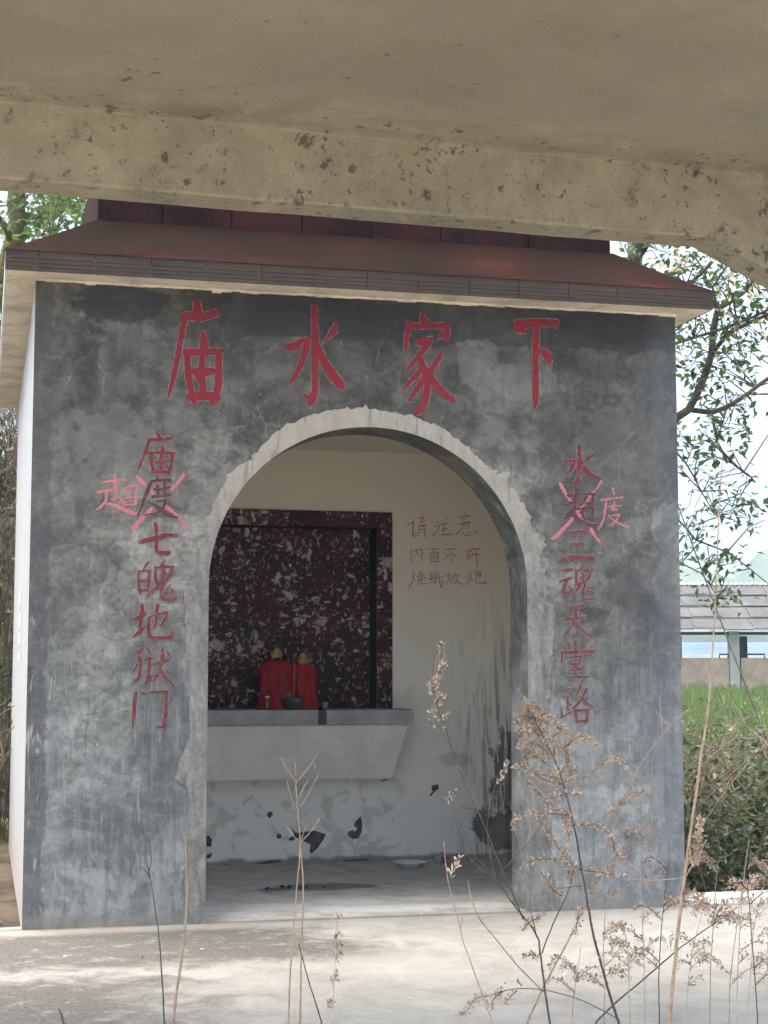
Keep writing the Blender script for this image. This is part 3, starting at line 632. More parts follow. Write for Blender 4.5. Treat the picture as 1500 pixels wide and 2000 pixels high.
# left couplet
char([[(820,155,30),(850,200,50),(860,225,40)], [(720,235,40),(850,225,45),(985,215,45)], [(730,240,50),(700,330,45),(660,430,40),(625,520,32),(595,585,15)], [(880,300,20),(885,350,55),(885,390,50)], [(730,390,40),(880,385,40),(1020,390,40)],
 [(750,390,45),(755,500,48),(785,610,40)], [(1000,390,45),(990,500,50),(955,630,40)], [(770,605,50),(880,610,50),(960,620,50)], [(875,400,50),(870,500,60),(870,590,50)], [(815,495,40),(870,490,60),(930,490,30)]], CC, R2, front_wall, rim=1.3)
char([[(820,660,30),(830,695,40)], [(750,715,35),(860,705,40),(975,705,40)], [(755,715,40),(710,830,50),(670,930,40),(630,1040,35),(590,1130,20)], [(790,815,35),(870,815,35),(965,790,35)], [(825,770,40),(835,880,40)], [(905,715,30),(910,800,35),(900,880,35)],
 [(770,905,40),(860,890,40),(970,880,40)], [(820,955,25),(920,945,35)], [(920,950,40),(900,1010,40),(850,1070,35),(770,1100,20),(670,1115,8)], [(710,960,25),(790,1000,40),(860,1050,60),(950,1110,60),(1065,1150,20)]], CC, [REDD, RIM], front_wall, rim=1.3)
char([[(620,1430,50),(720,1405,55),(850,1375,60),(950,1350,50),(1045,1355,40)], [(795,1200,25),(810,1260,50),(815,1400,45),(810,1500,45),(840,1555,50),(960,1555,50)]], CC, R2, front_wall, rim=1.3)
char([[(610,270,40),(560,320,50),(495,430,20)], [(415,440,40),(405,600,55),(415,780,60),(445,890,40)], [(430,465,35),(560,440,30),(640,470,40)], [(620,450,60),(610,600,70),(600,780,70),(590,860,40)], [(430,650,60),(540,640,60)], [(440,830,60),(590,825,60)],
 [(910,235,50),(880,310,70),(800,395,20)], [(740,370,40),(735,520,60),(750,640,60),(770,730,50)], [(760,390,40),(900,365,40),(1090,375,50)], [(1070,380,60),(1020,500,70),(960,610,60),(870,660,50)], [(895,380,60),(885,520,90),(870,640,60)], [(820,520,30),(960,500,30)], [(770,690,60),(880,670,50)],
 [(830,690,50),(760,770,60),(660,860,60),(545,990,15)], [(900,690,60),(860,800,70),(850,900,70),(890,990,60),(980,1015,75),(1080,1005,75),(1140,960,60),(1135,870,20)], [(1020,720,25),(970,800,40),(905,895,25),(980,885,35),(1100,880,25)], [(1060,830,50),(1070,880,30)]], CD, R3, front_wall, rim=1.5)
char([[(475,1120,70),(475,1250,90),(450,1400,80),(430,1540,70)], [(300,1390,40),(370,1380,80),(480,1330,100),(540,1280,50)], [(545,1540,30),(480,1590,80),(390,1670,70),(290,1745,20)], [(785,1110,60),(765,1200,70),(745,1350,50),(735,1480,50),(710,1590,20)],
 [(590,1370,40),(720,1320,40),(960,1260,50)], [(950,1270,60),(920,1400,60),(830,1530,30)], [(610,1370,60),(600,1550,70),(610,1680,70),(680,1750,70),(850,1760,80),(1040,1740,70),(1070,1700,50),(1050,1610,25)]], CD, R2, front_wall, rim=1.5)
char([[(650,885,35),(600,930,60),(560,905,30)], [(600,930,45),(625,1010,45),(625,1120,40),(610,1210,40),(560,1270,40),(535,1290,20)], [(590,1070,35),(535,1160,15)], [(710,885,30),(740,930,35)], [(675,1020,20),(720,995,30),(780,995,20)], [(735,1010,40),(725,1130,40),(715,1230,45),(690,1285,40)], [(720,1240,40),(800,1180,20)],
 [(795,1065,30),(870,1045,55),(955,1015,30)], [(885,890,40),(885,980,55),(865,1080,45),(830,1180,35),(765,1285,10)], [(860,1130,35),(920,1220,50),(1010,1300,20)], [(945,920,30),(975,970,25)]], CE, R3, front_wall, rim=1.5)
char([[(635,1400,25),(680,1410,45),(690,1400,20)], [(575,1390,35),(560,1500,45),(550,1650,45),(535,1820,20)], [(740,1395,30),(850,1385,30),(940,1385,30)], [(930,1390,50),(925,1500,45),(920,1650,50),(905,1790,55)], [(910,1800,50),(825,1800,20)]], CE, R3, front_wall, rim=1.5)
# right couplet
char([[(668,130,50),(670,300,55),(665,450,50),(645,540,60),(600,560,30)], [(480,310,35),(560,300,40),(625,300,40)], [(615,300,40),(570,400,40),(475,495,15)], [(825,235,45),(780,265,35),(735,300,10)], [(690,300,30),(740,390,45),(800,460,55),(890,495,20)]], CF, R2, front_wall, rim=.8)
char([[(475,285,60),(490,380,70),(470,520,70),(460,640,60),(440,740,60)], [(350,420,60),(430,410,60),(520,395,40)], [(295,590,55),(390,560,60),(440,540,40)], [(410,660,30),(370,740,90),(300,820,50),(245,885,15)], [(450,660,30),(540,650,50)], [(460,720,50),(520,820,50),(620,890,60),(760,930,70),(890,920,30)],
 [(585,395,35),(700,390,35),(800,400,40)], [(790,390,50),(780,490,60),(740,560,60),(650,555,35)], [(690,410,30),(640,480,60),(570,580,50)], [(590,650,50),(615,790,50)], [(600,640,40),(720,630,40),(800,650,50)], [(785,640,50),(770,740,60),(760,810,40)], [(600,790,50),(700,790,50),(780,790,50)]], CG, [REDD, RIM], front_wall, rim=.8)
char([[(558,1145,50),(640,1140,60),(730,1135,45)], [(580,1285,45),(650,1283,50),(715,1272,40)], [(485,1440,58),(650,1435,64),(830,1440,55)]], CF, R3, front_wall, rim=.8)
char([[(370,430,60),(470,420,90),(590,400,70)], [(290,700,50),(420,660,80),(580,600,60)], [(470,660,80),(400,850,80),(340,1010,60),(320,1060,20)], [(340,1030,40),(450,960,50),(600,930,30)], [(520,820,40),(590,900,50)],
 [(870,270,50),(820,360,60),(760,420,40)], [(690,400,60),(690,560,65),(695,740,50)], [(690,430,50),(880,400,40),(1120,410,50)], [(1080,400,80),(1020,560,80),(940,680,60),(880,720,50)], [(850,450,30),(860,570,70),(850,700,60)], [(780,600,40),(940,540,40)], [(680,780,60),(850,730,60)],
 [(800,760,60),(720,880,60),(600,1050,50),(515,1155,15)], [(910,770,70),(870,900,60),(845,1030,50),(900,1110,50),(1000,1135,50),(1110,1120,50),(1190,1110,40),(1130,950,20)], [(1010,820,40),(970,960,40),(1100,920,30)]], CH, R3, front_wall, rim=1)
char([[(555,395,45),(630,390,50),(715,380,40)], [(500,545,30),(600,530,40),(750,515,40)], [(625,400,45),(625,520,45),(590,600,35),(540,670,30),(465,765,10)], [(640,580,35),(700,660,40),(780,720,40),(855,775,12)]], CI, R3, front_wall, rim=1.3)
char([[(535,815,35),(555,880,30)], [(625,795,40),(625,910,40)], [(750,815,20),(680,860,12)], [(460,930,40),(640,920,40),(830,915,50)], [(470,940,30),(455,1040,15)], [(825,920,45),(780,975,20)], [(555,985,25),(570,1060,35)], [(555,985,20),(700,975,25)], [(695,980,30),(670,1050,30)], [(570,1060,30),(660,1060,30)],
 [(575,1130,30),(690,1120,35)], [(630,1060,35),(630,1200,35)], [(500,1220,15),(640,1215,25),(770,1215,25)]], CI, R3, front_wall, rim=1.3)
char([[(475,1355,15),(600,1350,15)], [(475,1360,15),(485,1440,15)], [(595,1360,15),(570,1430,15)], [(490,1440,15),(570,1435,15)], [(530,1440,20),(535,1600,30)], [(540,1540,20),(580,1530,20)], [(460,1580,15),(465,1680,25)], [(450,1690,20),(580,1620,15)],
 [(680,1320,30),(650,1400,25),(620,1440,12)], [(700,1360,15),(780,1350,15)], [(750,1370,30),(700,1460,35),(640,1540,25),(590,1590,10)], [(690,1450,25),(770,1530,30),(860,1575,12)], [(620,1610,35),(640,1740,35)], [(620,1605,30),(780,1600,35)], [(770,1600,35),(755,1730,40)], [(635,1735,30),(760,1730,30)]], CI, R3, front_wall, rim=1.3)
# pink chalk corrections (drawn under the painted strokes)
ck = dict(base=.0004, rim=0, rag=.9, step=2)
char([[(655,75,45),(720,150,60),(800,225,50)], [(1345,45,40),(1270,150,50),(1160,270,50)], [(860,270,50),(900,350,40)], [(1080,520,60),(1200,610,40),(1380,800,45)], [(880,540,40),(760,670,60),(690,740,60),(600,840,70)]], CJ, [CHALK], front_wall, name='chalk_stroke', split=True, **ck)
char([[(330,50,40),(335,200,45),(340,320,45),(320,420,40)], [(140,170,30),(320,140,36),(500,130,30)], [(80,310,45),(200,290,45),(370,260,40)], [(210,320,45),(200,430,45),(130,520,45),(70,560,30)], [(200,470,30),(350,510,50),(500,580,65),(640,630,70)], [(280,420,25),(380,380,25)],
 [(450,270,25),(560,220,36),(680,210,26)], [(660,220,40),(640,330,40),(630,480,40)], [(560,240,26),(480,360,22)], [(490,390,26),(630,380,26)], [(480,450,16),(630,440,20)], [(400,390,25),(440,440,45),(480,500,45)], [(500,495,26),(630,490,30)]], CJ, [CHALK], front_wall, name='chalk_character', **ck)
char([[(215,215,50),(290,360,60),(390,510,50)], [(500,700,50),(600,830,40)], [(720,950,40),(800,1100,50),(895,1220,40)], [(930,170,35),(850,290,30),(760,390,30),(690,480,60),(600,600,50),(540,690,40)], [(430,820,50),(300,960,60),(180,1090,70),(80,1165,60)]], CG, [CHALK], front_wall, name='chalk_stroke', split=True, **ck)
char([[(1120,295,34),(1140,400,30)], [(920,500,34),(1100,475,28),(1290,450,30)], [(1010,510,34),(990,640,34),(970,800,34),(920,920,30),(875,1005,26)], [(1020,620,18),(1150,600,24),(1280,590,18)], [(1150,520,18),(1145,660,22),(1190,665,26)], [(1105,590,18),(1110,680,22)],
 [(1040,760,20),(1130,850,26),(1250,910,32),(1380,970,30)], [(1100,770,16),(1240,745,22)], [(1230,750,26),(1180,850,26),(1100,920,24),(1010,945,12)]], CG, [CHALK], front_wall, name='chalk_character', **ck)
# crayon notice on the rear wall
INS = [
 [[(285,170,12),(305,185,12)], [(205,305,10),(295,240,12)], [(300,245,14),(290,420,14),(330,370,10)], [(405,150,10),(400,290,12)], [(360,205,12),(435,190,14)], [(370,245,12),(440,235,12)], [(350,300,10),(450,285,12)], [(370,310,12),(360,380,12),(315,435,10)], [(370,310,10),(430,305,12),(435,430,14)], [(375,340,8),(425,335,8)], [(370,375,8),(425,370,8)]],
 [[(570,235,12),(595,245,12)], [(555,300,12),(585,295,12)], [(530,400,14),(555,405,10),(620,285,12)], [(690,190,10),(710,205,12)], [(610,275,10),(720,260,12)], [(670,270,12),(665,400,10)], [(640,345,12),(715,325,14)], [(610,405,10),(765,395,14)]],
 [[(925,125,8),(930,150,10)], [(850,190,10),(990,170,14)], [(895,205,10),(905,230,10)], [(945,190,10),(930,235,10)], [(840,270,12),(990,245,14)], [(895,275,12),(885,330,12)], [(895,270,10),(975,265,12),(970,330,12)], [(895,295,8),(970,290,8)], [(890,325,8),(970,320,8)], [(880,340,10),(810,410,10)], [(900,370,10),(930,410,12),(990,405,14),(985,370,10)], [(950,370,10),(965,385,10)], [(1040,355,12),(1065,385,14)]],
 [[(268,575,10),(272,740,10)], [(300,605,10),(395,575,14)], [(395,575,12),(405,640,12),(400,720,14)], [(345,580,10),(335,640,10),(305,675,10)], [(345,630,10),(385,665,12)]],
 [[(470,580,8),(605,570,10)], [(545,580,10),(520,620,10)], [(500,640,10),(510,735,12)], [(500,635,10),(600,615,12)], [(600,615,12),(595,735,12)], [(515,735,12),(595,730,12)], [(535,640,8),(540,730,8)], [(570,635,8),(570,730,8)], [(540,665,8),(570,662,8)], [(540,695,8),(570,692,8)]],
 [[(675,580,10),(820,572,12)], [(755,580,10),(720,650,10),(670,700,8)], [(755,630,10),(765,740,10)], [(765,625,10),(815,665,14)]],
 [[(955,550,10),(970,565,10)], [(920,605,10),(985,590,12)], [(985,590,12),(955,690,12),(965,700,10),(1030,620,10)], [(1015,550,10),(1000,610,10)], [(1010,580,10),(1115,572,12)], [(1000,650,10),(1115,640,12)], [(1060,580,10),(1070,700,12),(1075,795,10)]],
 [[(275,890,10),(285,930,10)], [(300,850,10),(300,930,10),(270,1000,12),(240,1050,10)], [(300,940,10),(330,970,8)], [(350,880,10),(410,865,12)], [(380,850,10),(375,900,10)], [(345,915,10),(430,900,12)], [(350,950,10),(450,930,12)], [(370,900,8),(360,940,8)], [(410,890,8),(405,940,8)], [(375,950,10),(340,1020,10)], [(400,945,10),(395,1000,12),(455,1000,12)]],
 [[(530,855,10),(495,910,10),(540,900,10)], [(545,905,10),(495,955,12),(545,940,10)], [(485,1000,10),(550,970,12)], [(600,850,10),(555,890,10)], [(570,880,10),(560,1000,12),(590,970,10)], [(555,930,10),(650,910,10)], [(600,880,10),(615,980,12),(640,1045,14),(650,950,10)]],
 [[(725,870,10),(735,890,10)], [(690,905,10),(775,885,10)], [(735,905,10),(725,960,10),(690,1000,10)], [(735,930,8),(770,920,10)], [(770,920,10),(760,990,10),(745,980,8)], [(810,870,10),(785,920,10)], [(790,910,10),(850,895,10)], [(840,900,10),(800,1010,10)], [(790,930,10),(840,980,12),(905,1010,10)]],
 [[(965,890,8),(960,920,8)], [(1000,850,10),(990,930,10),(960,990,10),(940,1020,10)], [(1000,945,10),(1030,960,8)], [(1065,830,10),(1045,890,10)], [(1050,870,10),(1115,855,12)], [(1115,855,12),(1110,920,12),(1095,925,8)], [(1060,885,8),(1100,880,8),(1095,905,8),(1060,910,8)], [(1060,885,8),(1060,980,10),(1110,990,12),(1180,995,14),(1170,950,10)]]]
for st in INS: char(st, CK, [CRAYON], rear_wall, Y=RY, base=.0006, rim=0, rag=.25, name='crayon_character', step=2)
# four faded blue marks on the white side wall
for y0, y1 in ((1068, 1101), (1112, 1138), (1148, 1170), (1180, 1200)):
    mb = MB(); zt = 1.95-(y0-1068)*.0034; zb = 1.95-(y1-1068)*.0034; zt -= .0; z_off = .18
    yy0, yy1 = 1.55, 2.25
    mb.face([(-.002, yy1, zb-z_off), (-.002, yy0, zb-z_off), (-.002, yy0, zt-z_off), (-.002, yy1, zt-z_off)]); mb.build('blue_mark', BLUEP, sidewall)

# ------------------------------------------------------------------ canopy of the neighbouring pavilion overhead
BA = .05; P0 = atD(0, 352, 5.8); bn = np.array([math.sin(BA), -math.cos(BA), 0])      # near face of the beam
bd = np.array([math.cos(BA), math.sin(BA), 0])
zB = P0[2]; zC = onP(0, 195, P0, bn)[2]
canopy = thing('pavilion_canopy', (P0[0], P0[1], 0), 'cream concrete canopy with stained soffit and haunched beam, overhead in the foreground', 'canopy', rz=BA)
ML = WORLD[canopy.name]
def LP(x, y, z): return tuple(ML @ Vector((x, y, z)))
def along(px, py): p = onP(px, py, P0, bn); return float(np.dot(p-P0, bd)), float(p[2])
hx, hz = along(1388, 464); hx2, hz2 = along(1500, 526)
print('canopy', P0, zB, zC, hx, hz, hx2, hz2, along(750, 408), along(1500, 345))
slope = (hz2-hz)/(hx2-hx); cxr = hx+.55; cxl = -1.25; bw = .16
prof = [(cxl, hz), (hx, hz), (cxr, hz+slope*.55), (cxr+.3, hz+slope*.55)]
mb = MB(); top = zC+.0
for (a, za), (b, zb) in zip(prof, prof[1:]):
    n = max(1, int((b-a)/.1))
    for i in range(n):
        x0 = a+(b-a)*i/n; x1 = a+(b-a)*(i+1)/n; z0 = za+(zb-za)*i/n; z1 = za+(zb-za)*(i+1)/n
        j0, j1 = .004*mnoise.noise((x0*3, 0, 2)), .004*mnoise.noise((x1*3, 0, 2))
        ch = .008
        mb.face([LP(x0, 0, z0+ch+j0), LP(x1, 0, z1+ch+j1), LP(x1, 0, top+.02), LP(x0, 0, top+.02)])
        mb.face([LP(x0, ch, z0+j0), LP(x1, ch, z1+j1), LP(x1, 0, z1+ch+j1), LP(x0, 0, z0+ch+j0)])
        mb.face([LP(x0, bw, z0+j0), LP(x1, bw, z1+j1), LP(x1, ch, z1+j1), LP(x0, ch, z0+j0)])
        mb.face([LP(x1, bw, z1+j1), LP(x0, bw, z0+j0), LP(x0, bw, top+.13), LP(x1, bw, top+.13)])
mb.build('beam', CANOPY, canopy)
mb = MB(); NB = -1.8
for i in range(24):                     # soffit with a soft cove at the beam
    x0 = cxl-.3+(cxr+.6-cxl)*i/24; x1 = cxl-.3+(cxr+.6-cxl)*(i+1)/24
    ys_ = [0.001, -.012, -.035, -.09, -.5, -.9, -1.3, NB]; zs_ = [top-.012, top-.006, top-.002, top, top+.004, top+.004, top, top]
    for a in range(7): mb.face([LP(x0, ys_[a], zs_[a]), LP(x1, ys_[a], zs_[a]), LP(x1, ys_[a+1], zs_[a+1]), LP(x0, ys_[a+1], zs_[a+1])][::-1], sm=True)
mb.build('soffit', CANOPY, canopy)
mb = MB(); b0 = LP(cxl-.3, NB, 0); mb.hexa([LP(cxl-.3, NB, top+.01), LP(cxr+.3, NB, top+.01), LP(cxr+.3, bw-.004, top+.01), LP(cxl-.3, bw-.004, top+.01), LP(cxl-.3, NB, top+.14), LP(cxr+.3, NB, top+.14), LP(cxr+.3, bw-.004, top+.14), LP(cxl-.3, bw-.004, top+.14)])
mb.build('roof_slab', CANOPY, canopy)
mb = MB(); xa, xb, ya, yb, za, zt_ = cxl-.75, cxr+.75, NB-.45, bw+.45, top+.145, top+1.35      # unseen hipped roof, added to block sky light from the shrine front
ym = (ya+yb)/2; E4 = [LP(xa, ya, za), LP(xb, ya, za), LP(xb, yb, za), LP(xa, yb, za)]; R2_ = [LP(xa+.9, ym, zt_), LP(xb-.9, ym, zt_)]
mb.face([E4[0], E4[1], R2_[1], R2_[0]]); mb.face([E4[2], E4[3], R2_[0], R2_[1]]); mb.face([E4[1], E4[2], R2_[1]]); mb.face([E4[3], E4[0], R2_[0]]); mb.face(E4[::-1])
mb.build('sky_blocker_roof', ROOF, canopy)
for x in (cxl-.3, cxr):
    for y0, y1 in ((.003, bw-.003), (NB+.003, NB+.26)):
        mb = MB(); zt = top+.005 if x < 0 or y0 < 0 else top+.005
        mb.hexa([LP(x, y0, -.3), LP(x+.28, y0, -.3), LP(x+.28, y1, -.3), LP(x, y1, -.3), LP(x, y0, zt), LP(x+.28, y0, zt), LP(x+.28, y1, zt), LP(x, y1, zt)]); mb.build('column', CANOPY, canopy, bevel=.01)

# ------------------------------------------------------------------ things on the shelf
REDC = m_flat('red_cloth', (.26, .007, .02), (.42, .014, .032), 9, .8, .2, .4)
GOLD = Mat('gilt_face', .35, .5); GOLD.b.inputs['Metallic'].default_value = .25; GOLD = GOLD.col(GOLD.mix(GOLD.noise(30, 3), (.40, .23, .06), (.60, .38, .12)))
BLACKL = m_flat('black_lacquer', (.008, .008, .012), (.02, .02, .026), 8, .45, .4)
HATM = m_flat('dark_blue_black_hat', (.016, .018, .03), (.04, .045, .07), 20, .4, .5)
SZ = 1.0165
def statue(px, py_base, hpx, label, tall, beard, yy):
    b = onY(px, py_base, yy); b[2] = SZ; k = hpx*math.hypot(b[0]-CAM[0], b[1]-CAM[1])/FPX      # total height
    t = thing('deity_statue', b, label, 'statue', 'statues on the altar shelf'); cx, cy_, z0 = b
    mb = MB(); n = 28; rows = []
    #        height, half-width, half-depth
    R = [(0, .30, .20), (.06, .27, .19), (.2, .235, .17), (.38, .225, .16), (.52, .235, .15), (.62, .245, .14), (.68, .225, .125), (.715, .13, .1), (.74, .07, .07)]
    for hh, wx, wy in R:
        row = []
        for i in range(n):
            a = 2*math.pi*i/n; f = 1+.075*math.sin(a*9+hh*3+px)*(1-hh*.8)+.05*mnoise.noise((math.cos(a)*2, math.sin(a)*2+px, hh*4))
            row.append((cx+wx*k*f*math.cos(a), cy_+wy*k*f*math.sin(a), z0+hh*k+.01*k*math.sin(3*a)*(hh > .3)))
        rows.append(row)
    for a, c in zip(rows, rows[1:]):
        for i in range(n): mb.face([a[i], a[(i+1) % n], c[(i+1) % n], c[i]], sm=True)
    mb.face(rows[-1]); robe = mb.build('robe', REDC, t)
    # cape collar flaring over the shoulders
    mb = MB()
    for i in range(n):
        a, c = 2*math.pi*i/n, 2*math.pi*(i+1)/n
        def q(an, r_, hh, ry): return (cx+r_*k*math.cos(an)*(1+.05*math.sin(an*5+px)), cy_+ry*k*math.sin(an), z0+hh*k+.012*k*math.sin(an*4))
        mb.face([q(a, .268, .56, .175), q(c, .268, .56, .175), q(c, .225, .665, .135), q(a, .225, .665, .135)], sm=True)
        mb.face([q(a, .225, .665, .135), q(c, .225, .665, .135), q(c, .09, .74, .08), q(a, .09, .735, .08)], sm=True)
    mb.build('cape', REDC, t)
    # head with brow, nose, cheeks and ears
    hz_, hr = z0+.80*k, .088*k; mb = MB(); nu, nv = 24, 16; g = []
    for j in range(nv+1):
        v = math.pi*j/nv; row = []
        for i in range(nu):
            a = 2*math.pi*i/nu; x = math.sin(v)*math.sin(a); y = -math.sin(v)*math.cos(a); z = math.cos(v)
            s = 1.0
            if y < 0:
                s += .16*math.exp(-((x/.16)**2+((z+.08)/.28)**2))                      # nose
                s += .05*math.exp(-((z-.28)/.12)**2)*(abs(x) < .7)                     # brow
                s -= .07*math.exp(-(((abs(x)-.38)/.2)**2+((z-.1)/.11)**2))             # eye sockets
                s += .05*math.exp(-((x/.3)**2+((z+.48)/.1)**2)); s -= .04*math.exp(-((x/.3)**2+((z+.36)/.06)**2))
            s += .1*math.exp(-(((abs(x)-.98)/.16)**2+((z-.02)/.3)**2))
            row.append((cx+x*hr*s*.88, cy_-.01+y*hr*s, hz_+z*hr*1.34))
        g.append(row)
    for a, c in zip(g, g[1:]):
        for i in range(nu): mb.face([a[i], c[i], c[(i+1) % nu], a[(i+1) % nu]], sm=True)
    head = mb.build('head', GOLD, t)
    mb = MB()
    for s in (-1, 1):
        mb.box((cx+s*.038*k-.018*k, cy_-.01-hr*.98, hz_+.006*k), (cx+s*.038*k+.02*k, cy_-.01-hr*.8, hz_+.018*k))
        mb.box((cx+s*.04*k-.022*k, cy_-.01-hr*1.02, hz_+.036*k), (cx+s*.04*k+.022*k, cy_-.01-hr*.8, hz_+.043*k))
    mb.box((cx-.018*k, cy_-.01-hr*.98, hz_-.06*k), (cx+.02*k, cy_-.01-hr*.8, hz_-.05*k))
    if beard: mb.box((cx-.045*k, cy_-.01-hr*1.04, hz_-.046*k), (cx+.045*k, cy_-.01-hr*.75, hz_-.034*k))
    mb.build('face_paint', BLACKL, head)
    mb = MB()
    if tall: mb.lathe([(.086, .05), (.098, .056), (.096, .078), (.08, .09), (.076, .13), (.082, .14), (.08, .155), (.07, .16), (.072, .2), (.062, .208), (0, .208)], (cx, cy_+.005, 0), 20, k, k); mb.v = [(x, y, hz_+z*k) for x, y, z in mb.v]
    else: mb.lathe([(.086, .046), (.1, .054), (.096, .08), (.072, .115), (.045, .14), (.04, .16), (.025, .175), (0, .177)], (cx, cy_+.01, 0), 20, k, k); mb.v = [(x, y, hz_+z*k) for x, y, z in mb.v]
    mb.build('hat', HATM, t)
    if beard:
        mb = MB(); mb.lathe([(0, -.2), (.035, -.19), (.062, -.14), (.07, -.085), (.055, -.05), (0, -.05)], (cx, cy_-.01-hr*.62, 0), 14, k, k*.6); mb.v = [(x, y, hz_+z*k) for x, y, z in mb.v]
        mb.build('beard', BLACKL, t)
    return t, b, k
def ink(parent, b, k, marks):
    mb = MB(); cx, cy_, z0 = b
    for (x, z, dx, dz, w) in marks:
        yy = cy_-.185*k*1.12; c = Vector((cx+x*k, yy, z0+z*k)); d = Vector((dx*k, 0, dz*k)); n = Vector((-d.z, 0, d.x)).normalized()*w*k*.5
        P = [c+n, c+d+n, c+d-n, c-n]; mb.hexa([tuple(p) for p in P]+[tuple(p+Vector((0, .05*k, 0))) for p in P])
    mb.build('ink_character', BLACKL, parent)
t1, b1_, k1 = statue(539, 1386, 131, 'taller gilt faced statue in red robe with black beard and square black hat', True, True, 2.33)
for x in (-.14, 0.0, .13):
    ink(t1, b1_, k1, [(x-.03, .56, .06, .0, .012), (x, .58, .0, -.09, .014), (x-.03, .45, .06, -.02, .012), (x, .44, -.02, -.07, .014), (x-.03, .3, .055, .01, .012), (x, .32, .0, -.08, .014), (x-.025, .17, .05, -.01, .012)])
t2, b2_, k2 = statue(590, 1386, 119, 'shorter gilt faced statue in red robe with small black cap and no beard', False, False, 2.36)
for x in (-.11, .05):
    ink(t2, b2_, k2, [(x-.03, .55, .06, .01, .012), (x, .56, .0, -.08, .014), (x-.03, .4, .055, .0, .012), (x, .41, -.01, -.08, .014), (x-.02, .25, .05, -.01, .012)])
# incense bowl
IRON = m_flat('dark_glazed_bowl', (.018, .022, .026), (.05, .055, .05), 14, .5, .4)
bb = onY(571, 1384, 2.22); bb[2] = SZ
bowl = thing('incense_bowl', bb, 'dark round incense bowl standing in front of the two statues', 'bowl')
mb = MB(); mb.lathe([(.048, 0), (.05, .006), (.044, .016), (.06, .024), (.075, .045), (.079, .062), (.074, .072), (.077, .08), (.071, .08), (.068, .07), (0, .066)], bb, 28); mb.build('bowl', IRON, bowl)
mb = MB(); mb.lathe([(.0675, .071), (.05, .074), (.02, .079), (0, .08)], bb, 20); mb.build('ash', m_flat('incense_ash', (.2, .18, .15), (.36, .33, .28), 30), bowl)
STICK = m_flat('incense_stick_red', (.30, .09, .04), (.42, .2, .1), 20)
for i in range(16):
    mb = MB(); a = random.uniform(0, 6.28); r0 = random.uniform(0, .03); p = Vector((bb[0]-.02+r0*math.cos(a), bb[1]+r0*math.sin(a), SZ+.07)); d = Vector((random.uniform(-.2, .2), random.uniform(-.15, .15), 1))
    mb.tube([p, p+d*random.uniform(.03, .075)], .0016, 5); mb.build('incense_stub', STICK, bowl)
mb = MB(); p = onY(575, 1374, 2.22); q = onY(574.5, 1277, 2.24); mb.tube([(p[0], p[1], SZ+.07), tuple(q)], .0028, 6); mb.build('incense_stick', m_flat('long_incense', (.38, .17, .11), (.5, .26, .18), 20), bowl)
GLASS = Mat('cloudy_glass', .15, .5); GLASS.b.inputs['Transmission Weight'].default_value = .7; GLASS = GLASS.col((.5, .52, .55))
def small(name, prof, px, label, cat, mat, yy=2.22, tilt=None, py=1385):
    b = onY(px, py, yy); b[2] = SZ; t = thing(name, b, label, cat)
    mb = MB(); mb.lathe(prof, (0, 0, 0), 18); rot = Matrix.Rotation(tilt or 0, 4, 'Y')
    mb.v = [tuple(Vector(b)+rot @ Vector(v)) for v in mb.v]; lo_ = min(v[2] for v in mb.v)-SZ-.0005; mb.v = [(x, y, z-lo_) for x, y, z in mb.v]
    return t, mb, b
t, mb, b = small('candle_jar', [(.016, 0), (.021, .01), (.022, .03), (.018, .05), (.012, .062), (.012, .075), (0, .075)], 522, 'small amber glass jar at the foot of the taller statue', 'jar', None)
mb.build('jar_body', m_flat('amber_glass', (.10, .06, .03), (.2, .13, .07), 20, .25, .5, 0), t)
mb = MB(); mb.lathe([(.013, .0755), (.013, .086), (.008, .09), (0, .09)], b, 12); mb.build('cap', m_flat('pale_cap', (.6, .58, .55), (.75, .74, .7), 9), t)
t, mb, b = small('drinking_glass', [(.017, 0), (.021, .05), (.0225, .066), (.0215, .066), (.0195, .05), (.0155, .006), (0, .006)], 622, 'small clear drinking glass lying tipped over right of the statues', 'glass', None, tilt=rad(80), yy=2.3); mb.build('glass_body', GLASS, t)
t, mb, b = small('shot_glass', [(.014, 0), (.014, .012), (.012, .018), (.017, .046), (.016, .046), (.011, .02), (0, .018)], 635, 'tiny metal wine cup standing at the mortar joint of the shelf', 'cup', None, yy=2.19); mb.build('cup_body', m_flat('dull_metal', (.14, .13, .15), (.32, .3, .32), 20, .3, .6), t)
mb = MB(); b = onY(487, 1385, 2.23)
for i in range(5):
    a = i*1.25; mb.leaf(Vector((b[0]+.006*math.cos(a), b[1], SZ+.003)), Vector((math.cos(a), math.sin(a)*.6, .35)), Vector((0, 0, 1)), .018, .012)
mb.build('paper_scrap', m_flat('tan_paper', (.4, .26, .2), (.55, .42, .33), 20), label='crumpled tan paper scrap on the altar shelf left of the statues', cat='scrap')
